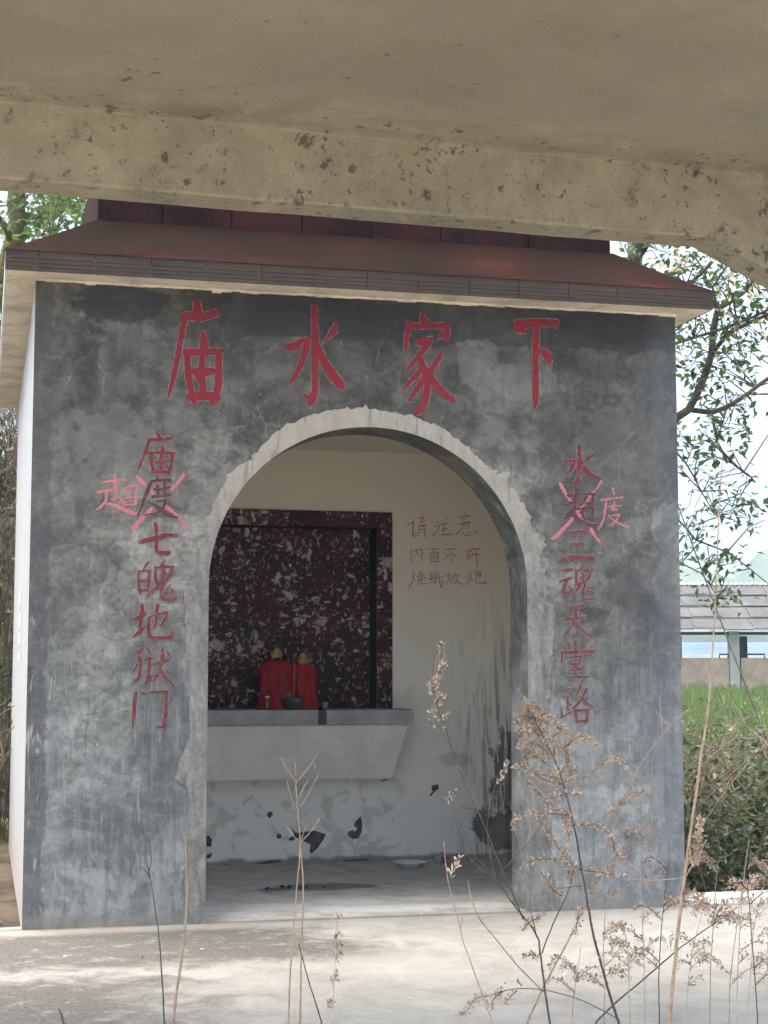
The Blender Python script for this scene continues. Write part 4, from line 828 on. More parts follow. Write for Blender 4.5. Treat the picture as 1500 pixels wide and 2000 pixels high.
# litter on the shrine floor
CHINA = m_flat('pale_blue_china', (.66, .71, .74), (.78, .82, .84), 12, .35, .4, .1)
p = onZ(801, 1694, 0); t = thing('dish', p, 'pale blue china dish on the shrine floor', 'dish')
mb = MB(); mb.lathe([(.05, .001), (.052, .008), (.075, .022), (.105, .034), (.11, .036), (.104, .039), (.07, .027), (.045, .013), (0, .012)], p, 26); mb.build('dish_body', CHINA, t)
p = onZ(856, 1684, 0); t = thing('paper_cup', p, 'crushed grey paper cup against the foot of the rear wall', 'cup')
mb = MB(); mb.lathe([(.028, 0), (.033, .03), (.036, .05), (.034, .05), (.03, .02), (0, .01)], p, 16, 1, .8)
mb.v = [(x+.006*mnoise.noise((x*60, y*60, z*60)), y, z*(1+.2*mnoise.noise((x*40, 1, 1)))) for x, y, z in mb.v]; mb.build('cup_body', m_flat('grey_card', (.33, .33, .34), (.5, .5, .5), 20), t)
mb = MB(); p = onZ(781, 1676, 0)
for i in range(4): mb.leaf(Vector((p[0]+.01*i-.02, p[1], .004)), Vector((1-.5*i, .4, .5)), Vector((0, -.4, 1)), .05, .035)
mb.build('wrapper', m_flat('red_wrapper', (.32, .03, .03), (.45, .06, .05), 20, .5), label='scrap of red firecracker paper behind the china dish', cat='scrap')
for px, py, n, s, nm, lab in ((560, 1738, 16, .07, 'burnt_paper', 'charred black paper ash on the floor left of centre'), (884, 1681, 10, .05, 'brick_crumbs', 'reddish brick crumbs beside the crushed cup'), (975, 1681, 8, .05, 'broken_crockery', 'broken pale crockery in the dark right corner')):
    mb = MB(); p = onZ(px, py, 0)
    for i in range(n):
        c = Vector((p[0]+random.gauss(0, s*1.3), p[1]+random.gauss(0, s*.6), .003)); mb.leaf(c, Vector((random.uniform(-1, 1), random.uniform(-1, 1), random.uniform(.05, .5))), Vector((random.uniform(-.4, .4), -.3, 1)), random.uniform(.02, .06), random.uniform(.015, .035))
    mt = BLACKL if nm == 'burnt_paper' else (m_flat('brick_red_bits', (.25, .13, .09), (.36, .2, .14), 20) if nm == 'brick_crumbs' else CHINA)
    mb.build(nm, mt, label=lab, cat='litter', kind='stuff')
mb = MB()
for i in range(70):
    x = random.uniform(.95, 3.0); y = random.uniform(-2.3, 2.3); s = random.uniform(.006, .02)
    mb.leaf(Vector((x+(random.uniform(-1.5, 2) if y < 0 else 0), y, .003)), Vector((random.uniform(-1, 1), random.uniform(-1, 1), random.uniform(0, .3))), Vector((0, 0, 1)), s*1.6, s)
mb.build('floor_debris', m_flat('dry_bits', (.16, .14, .11), (.5, .47, .42), 9), kind='stuff', label='small dry scraps scattered over the concrete', cat='debris')

# ------------------------------------------------------------------ dry weeds in the foreground
STRAW = m_flat('straw_stem', (.23, .165, .115), (.38, .29, .21), 30, .7)
BROWN = m_flat('brown_stem', (.045, .034, .03), (.10, .078, .068), 30, .7)
PALE = m_flat('pale_grey_stem', (.27, .235, .2), (.42, .38, .34), 30, .7)
SEED = m_leaf('dry_seed_tuft', (.17, .115, .08), (.56, .44, .33), .15, .9)
SEEDD = m_leaf('dry_brown_bract', (.15, .105, .08), (.42, .32, .24), .15, .9)
GZ = -.2
def w3(px, py, D, j=0):
    p = atD(px, py, D+j); return Vector(p)
class Weed:
    def __init__(s, label, D, root_px, mat, group='dry weeds in front of the pavement'):
        s.D = D; p = w3(root_px, 1990, D); s.root = Vector((p.x, p.y, GZ)); s.mat = mat; s.rng = random.Random(int(D*1000)+int(root_px))
        s.t = thing('dry_weed', s.root, label, 'weed', group)
    def dz(s, t, amp, ph): return amp*math.sin(ph+t*2.4)
    def stem(s, pts, r0, r1, root=False, name='stem', mat=None, amp=.05):
        r0 *= .8; r1 *= .8; ph = s.rng.uniform(0, 6.28); L = spline([(a, b, i/(len(pts)-1)) for i, (a, b) in enumerate(pts)], 14)
        P = [w3(p[0]+s.rng.uniform(-.5, .5), p[1], s.D, s.dz(p[2], amp, ph) if name == 'branch' else amp*(p[2]-.0)*math.sin(ph)) for p in L]
        if root: P = [s.root]+P
        r0 = max(r0, .0014); r1 = max(r1, .001); n = len(P); mb = MB(); mb.tube(P, [r0+(r1-r0)*(i/(n-1)) for i in range(n)], 5)
        for i in range(2, n-1, 5):                       # leaf scars and nodes
            q = P[i]; mb.leaf(q, rv()+Vector((0, 0, .5)), rv(), r0*3.2, r0*1.2)
        mb.build(name, mat or s.mat, s.t); return P
    def tuft(s, pts, n, size, spread=.012, mat=None, twig=True, core=1.0, r=.0013):
        ph = s.rng.uniform(0, 6.28); L = spline([(a, b, i/(len(pts)-1)) for i, (a, b) in enumerate(pts)], 5)
        P = [w3(p[0], p[1], s.D, s.dz(p[2], .05, ph)) for p in L]; mb = MB()
        if twig: mb.tube(P, [r*1.3-(r*.7)*i/(len(P)-1) for i in range(len(P))], 4, mi=1)
        for k in range(int(n*2.3)):
            t = s.rng.uniform(0, 1); i = min(len(P)-2, int(t*(len(P)-1))); f = t*(len(P)-1)-i; q = P[i].lerp(P[i+1], f); tn = (P[i+1]-P[i]).normalized()
            o = Vector([s.rng.gauss(0, 1) for _ in range(3)])*spread*(1.1-.5*t); d = o.normalized()*.8+tn*.8+Vector((0, 0, .35)); sz = size*s.rng.uniform(.45, 1.7)
            mb.leaf(q+o, d, Vector([s.rng.gauss(0, 1) for _ in range(3)]), sz, sz*s.rng.uniform(.22, .65)); 
            if s.rng.random() < .5: mb.leaf(q+o, d+Vector([s.rng.gauss(0, .6) for _ in range(3)]), Vector([s.rng.gauss(0, 1) for _ in range(3)]), sz*.8, sz*.5)
        mb.build('seed_head', [mat or SEED, s.mat], s.t)
# A: tall goldenrod-like weed in front of the right pier
A = Weed('tall dry weed with fluffy drooping seed plumes before the right pier', 4.5, 1210, BROWN)
A.stem([(1208, 1996), (1190, 1940), (1160, 1830), (1140, 1720), (1118, 1600), (1090, 1500), (1060, 1440), (1040, 1395)], .0052, .0018, True)
for pts, n, sp in (([(1064, 1442), (1050, 1420), (1036, 1396), (1025, 1373)], 150, .020), ([(1056, 1425), (1035, 1402), (1016, 1398), (1010, 1412), (1018, 1426)], 90, .013), ([(1050, 1410), (1060, 1395), (1045, 1380), (1032, 1376)], 70, .013),
  ([(1056, 1440), (1036, 1420), (1028, 1428)], 45, .011), ([(1052, 1420), (1066, 1400), (1078, 1402), (1086, 1416)], 40, .006), ([(1062, 1440), (1080, 1450), (1083, 1475)], 50, .009), ([(1068, 1452), (1100, 1424), (1115, 1436), (1122, 1448)], 0, .006),
  ([(1088, 1420), (1102, 1428), (1115, 1440)], 46, .008), ([(1100, 1462), (1112, 1452), (1122, 1443), (1140, 1437), (1152, 1446), (1162, 1456)], 85, .007), ([(1074, 1478), (1060, 1462), (1046, 1450), (1032, 1452), (1020, 1444), (1015, 1460)], 85, .009),
  ([(1066, 1490), (1045, 1478), (1030, 1470), (1026, 1490)], 55, .009), ([(1116, 1515), (1112, 1492), (1106, 1472), (1103, 1460)], 60, .008), ([(1096, 1512), (1090, 1500), (1085, 1515)], 35, .010), ([(1104, 1525), (1116, 1520), (1113, 1505), (1130, 1506)], 30, .008),
  ([(1100, 1534), (1060, 1522), (1048, 1512), (1030, 1502), (1005, 1497)], 65, .008), ([(1085, 1520), (1062, 1514), (1050, 1512)], 20, .007), ([(1112, 1550), (1070, 1560), (1050, 1548), (1035, 1530), (1025, 1528)], 55, .009), ([(1120, 1556), (1135, 1545), (1136, 1538)], 16, .007),
  ([(1118, 1600), (1098, 1580), (1076, 1583), (1068, 1560)], 40, .009), ([(1122, 1690), (1100, 1668), (1062, 1614), (1042, 1594), (1035, 1586)], 75, .007), ([(1110, 1592), (1060, 1588), (1030, 1587), (1012, 1596), (1002, 1606), (1005, 1624)], 60, .007),
  ([(1106, 1588), (1106, 1612), (1114, 1644)], 60, .008), ([(1122, 1610), (1160, 1612), (1182, 1622), (1196, 1640), (1204, 1668), (1218, 1670)], 70, .006), ([(1135, 1700), (1112, 1685), (1108, 1695), (1115, 1720)], 45, .009), ([(1118, 1678), (1060, 1678), (1035, 1682), (1022, 1690), (1020, 1708)], 45, .007),
  ([(1098, 1750), (1080, 1738), (1064, 1714), (1050, 1694)], 40, .007), ([(1140, 1700), (1185, 1706), (1210, 1712), (1228, 1722)], 35, .007), ([(1150, 1770), (1133, 1775), (1128, 1800), (1124, 1825)], 30, .010), ([(1135, 1730), (1095, 1735)], 6, .004)):
    A.tuft(pts, int(n*1.15), .0085, sp*.55)
# B: pale straw stem leaning right
B = Weed('pale straw weed stem leaning right across the pier', 4.65, 1072, STRAW)
B.stem([(1030, 1996), (1066, 1918), (1108, 1840), (1150, 1752), (1186, 1650), (1236, 1520), (1300, 1428), (1345, 1384)], .0042, .0018, True)
B.tuft([(1200, 1590), (1214, 1572), (1226, 1560), (1240, 1552), (1260, 1549)], 60, .0085, .0055, SEEDD); B.tuft([(1140, 1516), (1160, 1506), (1180, 1486), (1200, 1482), (1224, 1498)], 75, .0085, .0055)
B.tuft([(1208, 1598), (1190, 1585), (1200, 1578)], 14, .010, .006); B.tuft([(1150, 1745), (1190, 1690), (1225, 1655), (1244, 1642), (1264, 1641)], 60, .0085, .005, SEEDD)
B.stem([(1225, 1555), (1215, 1520)], .001, .0006, name='branch'); B.stem([(1308, 1418), (1285, 1396), (1278, 1380)], .0012, .0006, name='branch'); B.stem([(1294, 1434), (1290, 1390), (1288, 1360)], .0011, .0005, name='branch')
# C: forked brown weed reaching into the opening
C_ = Weed('forked brown weed with thin arching shoots in front of the opening', 4.35, 1076, BROWN)
C_.stem([(1074, 1996), (1064, 1930), (1055, 1860), (1052, 1836), (1040, 1812), (1000, 1762), (966, 1706), (953, 1640), (954, 1590), (964, 1545), (988, 1490)], .0042, .0012, True)
C_.stem([(1022, 1796), (1004, 1750), (982, 1702), (950, 1622), (904, 1520), (872, 1430), (852, 1370), (846, 1310), (858, 1258)], .0026, .001, name='branch', amp=.03)
C_.stem([(1058, 1862), (1080, 1805), (1108, 1745), (1122, 1700)], .0024, .0014, name='branch'); C_.stem([(968, 1712), (1010, 1670), (1044, 1632), (1062, 1600)], .0014, .0008, name='branch'); C_.stem([(966, 1715), (930, 1690), (905, 1655), (888, 1600), (881, 1560)], .0016, .0008, name='branch')
C_.stem([(962, 1708), (925, 1668), (906, 1630), (900, 1596)], .0014, .0007, name='branch'); C_.stem([(1062, 1938), (1010, 1885), (965, 1830), (940, 1800), (928, 1778)], .0018, .0009, name='branch'); C_.stem([(1048, 1830), (1040, 1790), (1034, 1775)], .0012, .0007, name='branch')
C_.stem([(1210, 1992), (1150, 1960), (1100, 1942), (1050, 1932), (1000, 1932), (950, 1946)], .0018, .0008, name='branch')
for pts, n, sp in (([(858, 1300), (862, 1280), (864, 1258)], 30, .008), ([(850, 1330), (862, 1305), (868, 1290)], 24, .008), ([(846, 1345), (843, 1330), (866, 1315)], 30, .009), ([(848, 1360), (844, 1345), (850, 1340)], 26, .007), ([(852, 1375), (860, 1360), (870, 1362)], 18, .006),
  ([(862, 1425), (845, 1405), (840, 1395), (850, 1388)], 26, .006), ([(865, 1410), (872, 1398), (877, 1390)], 14, .005), ([(976, 1530), (982, 1512), (990, 1488)], 30, .006), ([(886, 1560), (880, 1548)], 10, .005), ([(880, 1570), (878, 1555), (888, 1540)], 10, .004),
  ([(1020, 1818), (1035, 1800), (1048, 1795), (1062, 1782)], 36, .007), ([(1052, 1870), (1035, 1865), (1022, 1872)], 32, .007), ([(950, 1946), (930, 1950), (915, 1970), (898, 1985)], 50, .008), ([(985, 1935), (965, 1950), (960, 1975)], 36, .008), ([(1010, 1934), (995, 1948), (985, 1960)], 18, .007), ([(1020, 1925), (1010, 1918)], 6, .005)):
    C_.tuft(pts, n, .0075, sp*.7, SEED if pts[0][1] < 1600 else SEEDD, r=.0013)
Cb = Weed('slender straw shoot rising left of the forked weed', 4.2, 965, STRAW)
Cb.stem([(962, 1998), (945, 1950), (932, 1915), (905, 1840), (896, 1800), (880, 1745), (872, 1700), (867, 1645)], .0026, .0012, True); Cb.tuft([(880, 1710), (892, 1690), (896, 1672)], 12, .012, .004); Cb.stem([(900, 1810), (905, 1790), (908, 1778)], .001, .0006, name='branch'); Cb.stem([(932, 1788), (918, 1745), (914, 1720)], .0012, .0007, name='branch')
# D: thick straw cane
Dw = Weed('tall thick straw coloured cane at the right edge of the pier', 4.3, 1306, STRAW)
Dw.stem([(1306, 1996), (1316, 1900), (1326, 1800), (1341, 1680), (1366, 1500), (1386, 1350), (1398, 1150), (1404, 1000), (1411, 890)], .0072, .0016, True)
Dw.stem([(1345, 1650), (1352, 1690), (1340, 1712), (1300, 1718), (1262, 1720), (1222, 1716)], .0022, .001, name='branch'); Dw.tuft([(1352, 1690), (1362, 1650), (1368, 1600)], 40, .011, .006)
Dw.tuft([(1322, 1760), (1345, 1745), (1362, 1755), (1378, 1775)], 46, .013, .009, SEEDD); Dw.tuft([(1380, 1640), (1352, 1690)], 14, .011, .006, SEEDD)
# E: dark cane crossing bottom right
Ew = Weed('dark thin cane slanting up to the right across the pavement', 4.75, 1160, BROWN)
Ew.stem([(1164, 1996), (1205, 1956), (1260, 1910), (1330, 1850), (1400, 1800), (1440, 1772)], .0036, .0018, True)
Ew.tuft([(1395, 1805), (1405, 1775), (1420, 1768), (1430, 1778)], 30, .012, .008, SEEDD)
# F: two stems before the left pier
Fw = Weed('thin dark weed stem before the left pier', 4.4, 322, BROWN); Fw.stem([(321, 1996), (316, 1900), (311, 1830), (304, 1780), (294, 1716)], .0032, .0015, True)
Fw.stem([(294, 1716), (288, 1690), (280, 1660)], .0012, .0006, name='branch'); Fw.stem([(294, 1716), (284, 1700), (274, 1692)], .0011, .0006, name='branch'); Fw.stem([(290, 1705), (296, 1680), (292, 1640)], .001, .0005, name='branch')
Fs = Weed('bent straw stem close beside the left jamb', 4.6, 338, STRAW); Fs.stem([(338, 1998), (345, 1940), (354, 1880), (361, 1820), (365, 1740), (363, 1680), (361, 1632)], .0055, .0042, True)
# G: twin stems with bare forked tips
Gw = Weed('twin straw stems with bare forked tips before the altar wall', 4.5, 574, STRAW)
Gw.stem([(563, 1996), (568, 1880), (574, 1800), (580, 1730), (586, 1650), (580, 1570), (577, 1490)], .0036, .0014, True)
Gw.stem([(586, 1996), (588, 1880), (592, 1760), (591, 1700), (586, 1650)], .0038, .0026, True); Gw.stem([(628, 1996), (606, 1926), (588, 1862), (583, 1842)], .0028, .0016, True, mat=BROWN)
for pts in ([(578, 1592), (566, 1545), (560, 1524)], [(578, 1530), (560, 1500), (548, 1480)], [(579, 1528), (604, 1497), (622, 1470)], [(581, 1562), (592, 1540), (604, 1520)], [(584, 1580), (604, 1548), (622, 1512)], [(586, 1648), (570, 1628), (555, 1611)], [(588, 1640), (594, 1622), (598, 1612)], [(588, 1644), (606, 1625), (624, 1600)], [(612, 1488), (616, 1496), (616, 1502)]):
    Gw.stem(pts, .0013, .0006, name='branch', amp=.02)
Hw = Weed('short seedy straw stem right of the twin stems', 4.3, 650, PALE); Hw.stem([(650, 1998), (651, 1930), (655, 1870), (656, 1820), (659, 1788)], .002, .001, True)
for a, b in ((656, 1828), (655, 1850), (656, 1868), (652, 1905), (648, 1916), (640, 1960)): Hw.tuft([(a, b+6), (a+5, b-4), (a+11, b)], 9, .009, .003, SEEDD)
Hw.tuft([(657, 1800), (660, 1788), (667, 1786)], 14, .008, .003)
Jw = Weed('short dark stub poking up at the lower left', 4.0, 122, BROWN); Jw.stem([(124, 1998), (121, 1985), (115, 1970)], .004, .003, True)
# clutter of small dry weeds bottom right
rg = random.Random(21)
spots = [(1258, 4.9, 1590, PALE), (1285, 4.6, 1680, BROWN), (1180, 4.95, 1750, STRAW), (1232, 4.4, 1800, STRAW), (1340, 4.5, 1760, PALE), (1385, 4.8, 1690, STRAW), (1440, 4.6, 1640, PALE), (1462, 4.4, 1700, PALE), (1478, 4.2, 1720, BROWN), (1500, 4.55, 1640, STRAW), (1425, 4.9, 1730, STRAW), (1530, 4.3, 1600, STRAW), (1120, 4.7, 1850, STRAW), (1560, 4.8, 1560, BROWN)]
where = ['before the pier foot', 'between the dark cane and the thick cane', 'left of the slanting dark cane', 'low at the bottom centre right', 'right of the thick cane', 'before the dark hedge foot', 'near the right edge', 'close to the right edge', 'at the bottom right corner', 'at the far right edge', 'before the hedge right of the cane', 'just past the right edge', 'low beside the tall plumed weed', 'past the lower right corner']
for (px, D, top_, mt), wh in zip(spots, where):
    w = Weed('small %s dry weed with sparse seed tufts %s' % ({'pale_grey_stem': 'pale', 'brown_stem': 'brown', 'straw_stem': 'straw'}[mt.name], wh), D, px, mt, 'small dry weeds at the lower right')
    lean = rg.uniform(-25, 40); pts = [(px+lean*t*t+rg.uniform(-3, 3), 1996-(1996-top_)*t) for t in (0, .3, .6, .85, 1)]
    w.stem(pts, .0024, .0009, True)
    for k in range(rg.randint(5, 9)):
        t = rg.uniform(.25, 1); y = 1996-(1996-top_)*t; x = px+lean*t*t; s = rg.choice((-1, 1)); l = rg.uniform(22, 60)*(1.15-t*.4)
        p2 = [(x, y), (x+s*l*.5, y-l*.45), (x+s*l*.85, y-l*.55), (x+s*l*1.05, y-l*.35+rg.uniform(-6, 14))]
        w.tuft(p2, rg.randint(12, 30), .0078, .0048, rg.choice((SEED, SEEDD)), r=.0013)

# ------------------------------------------------------------------ trees, hedge, field
BARK = m_flat('grey_brown_bark', (.045, .04, .032), (.11, .10, .08), 9, bump=.5)
MOSSB = m_flat('mossy_bark', (.07, .07, .03), (.16, .15, .07), 9, bump=.5)
LEAF1 = m_leaf('dark_green_leaf', (.018, .04, .014), (.06, .105, .03), .3, .45)
LEAF2 = m_leaf('mid_green_leaf', (.03, .07, .016), (.10, .15, .045), .35, .5)
LEAFY = m_leaf('yellowing_leaf', (.22, .18, .09), (.42, .36, .22), .4, .6)
LEAFB = m_leaf('bramble_leaf', (.018, .034, .014), (.07, .095, .035), .25, .5)
DRYV = m_flat('dry_vine', (.12, .09, .065), (.26, .21, .16), 20)
def tree(label, D, limbs, clusters, bark, leaf, leafL, zroot, root_px, seed, twigs=1):
    rg = random.Random(seed); r0 = w3(root_px[0], root_px[1], D); root = Vector((r0.x, r0.y, zroot)); t = thing('tree', root, label, 'tree'); nodes = []
    for i, (pts, a, b) in enumerate(limbs):
        L = spline([(x, y, k/(len(pts)-1)) for k, (x, y) in enumerate(pts)], 25); ph = rg.uniform(0, 6.28); amp = 0 if i == 0 else .5
        P = [w3(p[0], p[1], D, amp*(p[2])*math.sin(ph)) for p in L]
        if i == 0: P = [root]+P
        else: a *= .78; b *= .7
        mb = MB(); n = len(P); mb.tube(P, [a+(b-a)*k/(n-1) for k in range(n)], 7); mb.build('trunk' if i == 0 else 'branch', bark, t); nodes += P
    mb = MB(); tw = MB()
    for (cx, cy_, rx, ry, n, ym) in clusters:
        anchors = [w3(cx+rg.gauss(0, rx*.5), cy_+rg.gauss(0, ry*.5), D, rg.gauss(0, .5)) for _ in range(max(3, int(n/8.5)))]
        for q in anchors:
            nb = min(nodes, key=lambda v: (v-q).length); mid = nb.lerp(q, .5)+Vector((rg.gauss(0, .06), rg.gauss(0, .06), .08))
            if (nb-q).length < 1.6: tw.tube([nb, mid, q], [.007, .005, .003], 4, cap=False)
            for k in range(9):
                c = q+Vector((rg.gauss(0, .11), rg.gauss(0, .11), rg.gauss(0, .09))); d = Vector((rg.gauss(0, 1), rg.gauss(0, 1), rg.gauss(-.45, .6)))
                L = leafL*rg.uniform(.6, 1.25); mb.leaf(c, d, Vector((rg.gauss(0, .6), rg.gauss(0, .6), 1)), L, L*.46, 1 if rg.random() < ym else 0)
    tw.build('twigs', bark, t, kind='stuff'); mb.build('crown', [leaf, LEAFY], t)
right_limbs = [([(1215, 1500), (1222, 1250), (1225, 960), (1233, 760), (1238, 520), (1252, 450), (1268, 380), (1290, 250), (1330, 100)], .17, .03),
 ([(1226, 930), (1270, 865), (1322, 815), (1345, 800), (1376, 735), (1390, 690), (1393, 640), (1402, 604), (1450, 572), (1500, 505), (1580, 420)], .055, .02), ([(1345, 800), (1390, 806), (1420, 795), (1460, 770), (1502, 738), (1600, 690)], .032, .016),
 ([(1392, 690), (1420, 652), (1460, 632), (1500, 614), (1600, 590)], .026, .014), ([(1234, 740), (1300, 680), (1380, 652), (1440, 632), (1510, 600), (1620, 540)], .022, .012), ([(1236, 620), (1290, 575), (1340, 560), (1376, 528), (1402, 498), (1440, 440), (1480, 330)], .03, .012),
 ([(1238, 520), (1275, 462), (1290, 440), (1320, 380), (1380, 260)], .03, .015), ([(1390, 806), (1400, 860), (1430, 905), (1470, 935)], .012, .006), ([(1290, 850), (1340, 905), (1370, 960), (1400, 1010)], .014, .006), ([(1226, 960), (1320, 1010), (1360, 1055), (1420, 1078), (1500, 1140)], .016, .006),
 ([(1226, 1050), (1330, 1100), (1370, 1120), (1400, 1165)], .012, .005), ([(1400, 604), (1392, 560), (1420, 520), (1460, 480)], .018, .008)]
tree('leafy tree with dark forked limbs behind the right side of the shrine', 14, right_limbs,
 [(1250, 475, 40, 22, 60, .12), (1330, 515, 45, 25, 90, .18), (1300, 490, 40, 18, 50, .3), (1420, 545, 50, 35, 130, .25), (1370, 565, 40, 30, 90, .1), (1470, 560, 35, 40, 80, .5), (1350, 640, 30, 40, 80, .08), (1420, 620, 50, 35, 120, .3), (1480, 640, 40, 40, 70, .3), (1345, 710, 25, 40, 60, .1), (1420, 690, 45, 40, 100, .06),
  (1350, 770, 25, 30, 40, .05), (1440, 740, 40, 40, 60, .05), (1400, 745, 40, 40, 60, .05), (1370, 850, 40, 25, 50, 0), (1430, 830, 45, 30, 90, 0), (1400, 880, 40, 30, 60, 0), (1345, 900, 25, 30, 30, 0), (1400, 945, 45, 25, 55, 0), (1350, 1000, 20, 30, 20, 0), (1430, 990, 35, 25, 50, 0), (1460, 960, 20, 20, 18, 0),
  (1355, 1040, 25, 25, 40, 0), (1420, 1095, 40, 16, 70, 0), (1340, 1090, 15, 25, 20, 0), (1405, 1165, 22, 22, 40, 0), (1470, 1005, 15, 15, 6, 0), (1560, 560, 60, 120, 250, .2), (1560, 760, 60, 80, 120, .05), (1400, 420, 120, 60, 250, .2), (1340, 250, 150, 100, 250, .1), (1240, 700, 60, 150, 200, .1)], BARK, LEAF1, .088, 0, (1215, 1500), 3)
left_limbs = [([(-90, 1250), (-80, 1000), (-45, 700), (18, 500), (34, 430), (30, 400), (40, 300), (60, 150)], .14, .07), ([(26, 480), (8, 440), (-10, 420), (-60, 330)], .05, .03), ([(34, 440), (80, 420), (130, 400), (190, 392), (260, 380)], .014, .008), ([(28, 470), (70, 480), (110, 450), (150, 425)], .012, .006), ([(40, 300), (120, 320), (200, 350)], .03, .01), ([(-70, 900), (-110, 800), (-140, 700)], .03, .015)]
tree('tree with mossy forked trunk above the left end of the roof', 15.5, left_limbs,
 [(110, 400, 45, 25, 260, 0), (160, 420, 35, 25, 160, 0), (80, 440, 40, 25, 200, 0), (55, 395, 20, 20, 60, 0), (-5, 460, 20, 25, 70, 0), (5, 560, 10, 30, 70, 0), (-10, 640, 15, 60, 120, 0), (130, 380, 50, 15, 160, 0), (-60, 420, 40, 60, 150, 0), (100, 300, 110, 40, 300, 0), (-40, 760, 40, 60, 150, 0), (60, 470, 25, 12, 50, 0), (230, 400, 30, 15, 60, 0)], MOSSB, LEAF2, .10, 0, (-90, 1250), 5)
def hedge(name, label, cat, boxes, leafm, L, n, seed, stems, zfun, dry=.06):
    rg = random.Random(seed); c0 = boxes[0]; root = Vector(((c0[0]+c0[1])/2, (c0[2]+c0[3])/2, zfun)); t = thing(name, root, label, cat)
    mb = MB(); tw = MB()
    tot = sum(b[6] for b in boxes)
    for x0, x1, y0, y1, z0, z1, wgt in boxes:
        for k in range(int(n*wgt/tot/6)):
            q = Vector((rg.uniform(x0, x1), rg.uniform(y0, y1), z0+(z1-z0)*rg.random()**1.15))
            if mnoise.noise((q.x*2.2, q.y*2.2, q.z*2.2+seed)) < -.12: continue
            for j in range(6):
                c = q+Vector([rg.gauss(0, .07) for _ in range(3)]); l = L*rg.uniform(.5, 1.2)
                mb.leaf(c, Vector((rg.gauss(0, 1), rg.gauss(-.3, 1), rg.gauss(-.3, .6))), Vector((rg.gauss(0, .5), rg.gauss(-.6, .5), 1)), l, l*.6, 1 if rg.random() < dry else 0)
        for k in range(stems):
            a = Vector((rg.uniform(x0, x1), rg.uniform(y0, y1), z0)); b = a+Vector((rg.gauss(0, .45), rg.gauss(0, .3), (z1-z0)*rg.uniform(.7, 1.35))); m1 = a.lerp(b, .5)+Vector((rg.gauss(0, .15), rg.gauss(0, .15), .1))
            P = [Vector(p) for p in spline([tuple(a), tuple(m1), tuple(b)], .12)]; tw.tube(P, [.006-.004*i/len(P) for i in range(len(P))], 4, cap=False)
    tw.build('stems', DRYV, t, kind='stuff'); mb.build('foliage', [leafm, LEAFY], t)
hedge('bramble_bush', 'tangled dark bramble bush beside the right end of the pavement', 'bush', [(3.72, 5.4, .68, 1.9, -.1, .62, 7), (3.75, 5.6, .9, 2.6, .4, .95, 2.2)], LEAFB, .062, 12500, 5, 80, 0, .04)
hedge('vine_thicket', 'thicket of leafy vines behind the left rear corner of the shrine', 'bush', [(-.9, .5, 4.45, 5.9, -.1, 3.2, 6), (-2.2, -.5, 3.0, 4.3, -.1, 1.0, .5), (-.9, .5, 4.6, 6.0, 2.7, 3.7, 2)], LEAFB, .07, 11000, 9, 260, 0, .08)
mb = MB(); rg = random.Random(3)          # leaf litter beside the walls
for k in range(1500):
    if k % 3: x, y = -.11-abs(rg.gauss(0, .5)), rg.uniform(.1, 4.5)
    else: x, y = rg.uniform(3.7, 6.5), rg.uniform(.5, 1.6)
    l = rg.uniform(.03, .08); mb.leaf(Vector((x, y, max(ground_z(x, y), -.2)+.015+rg.random()*.02)), Vector((rg.gauss(0, 1), rg.gauss(0, 1), rg.gauss(0, .3))), Vector((rg.gauss(0, .3), rg.gauss(0, .3), 1)), l, l*.5)
mb.build('leaf_litter', m_leaf('dead_leaf', (.09, .06, .04), (.26, .19, .13), .1, .9), kind='stuff', label='brown dead leaves lying beside the shrine walls', cat='leaf litter')
mb = MB()                                  # rough grass of the field
for k in range(15000):
    D = 11.5*(46/11.5)**rg.random(); px = rg.uniform(1240, 1760); p = CAM+_fh*D+_r*((px-750)/FPX*D); x, y = p[0], p[1]; z = ground_z(x, y)
    h = rg.uniform(.10, .28)*(1 if D > 16 else .6); a = rg.uniform(0, 6.28); w = .012+D*.0006; lx, ly = rg.gauss(0, .3)*h, rg.gauss(0, .3)*h
    mb.face([(x-w*math.cos(a), y-w*math.sin(a), z-.02), (x+w*math.cos(a), y+w*math.sin(a), z-.02), (x+lx, y+ly, z+h)])
mb.build('field_grass', m_leaf('field_grass_blade', (.04, .075, .018), (.115, .155, .048), .35, .7), kind='stuff', label='green grass of the field behind the bramble bush', cat='grass')
# cable stayed from the tree down to the ground
an = onZ(1615, 1735, -.05); tp = w3(1228, 712, 13.9); mb = MB()
mid = [Vector(an).lerp(tp, t)-Vector((0, 0, .10*math.sin(math.pi*t))) for t in [i/20 for i in range(21)]]
mb.tube(mid, .006, 6); mb.build('stay_cable', m_flat('black_cable', (.012, .012, .014), (.03, .03, .034), 10, .6), label='taut black cable running from the tree down to the right', cat='cable')

# ------------------------------------------------------------------ farm shed beyond the field
DS = 46; base = atD(1330, 1350, DS); SBZ = base[2]
so_ = CAM+_fh*DS*math.cos(0); 
def SP(px, dd, z):      # px column on the shed front, extra depth, absolute height
    p = CAM+_fh*(DS+dd)+_r*((px-750)/FPX*DS); return (p[0], p[1], z)
def zrow(py, D=DS): return atD(1415, py, D)[2]
shed = thing('farm_shed', SP(1500, 0, SBZ), 'long low farm shed with grey sheet roof and brick half wall beyond the field', 'shed')
GREY = m_flat('weathered_roof_sheet', (.05, .051, .052), (.09, .091, .091), 1.2, bump=.2); BRICKM = m_flat('pale_brick_wall', (.24, .18, .13), (.36, .30, .235), 1.5); CONC = m_flat('shed_concrete', (.24, .24, .23), (.33, .33, .315), 2); NAVY = m_flat('dark_door_panel', (.012, .016, .03), (.03, .035, .055), 2)
ze, zr = zrow(1233), zrow(1146, DS+3); rows = 4
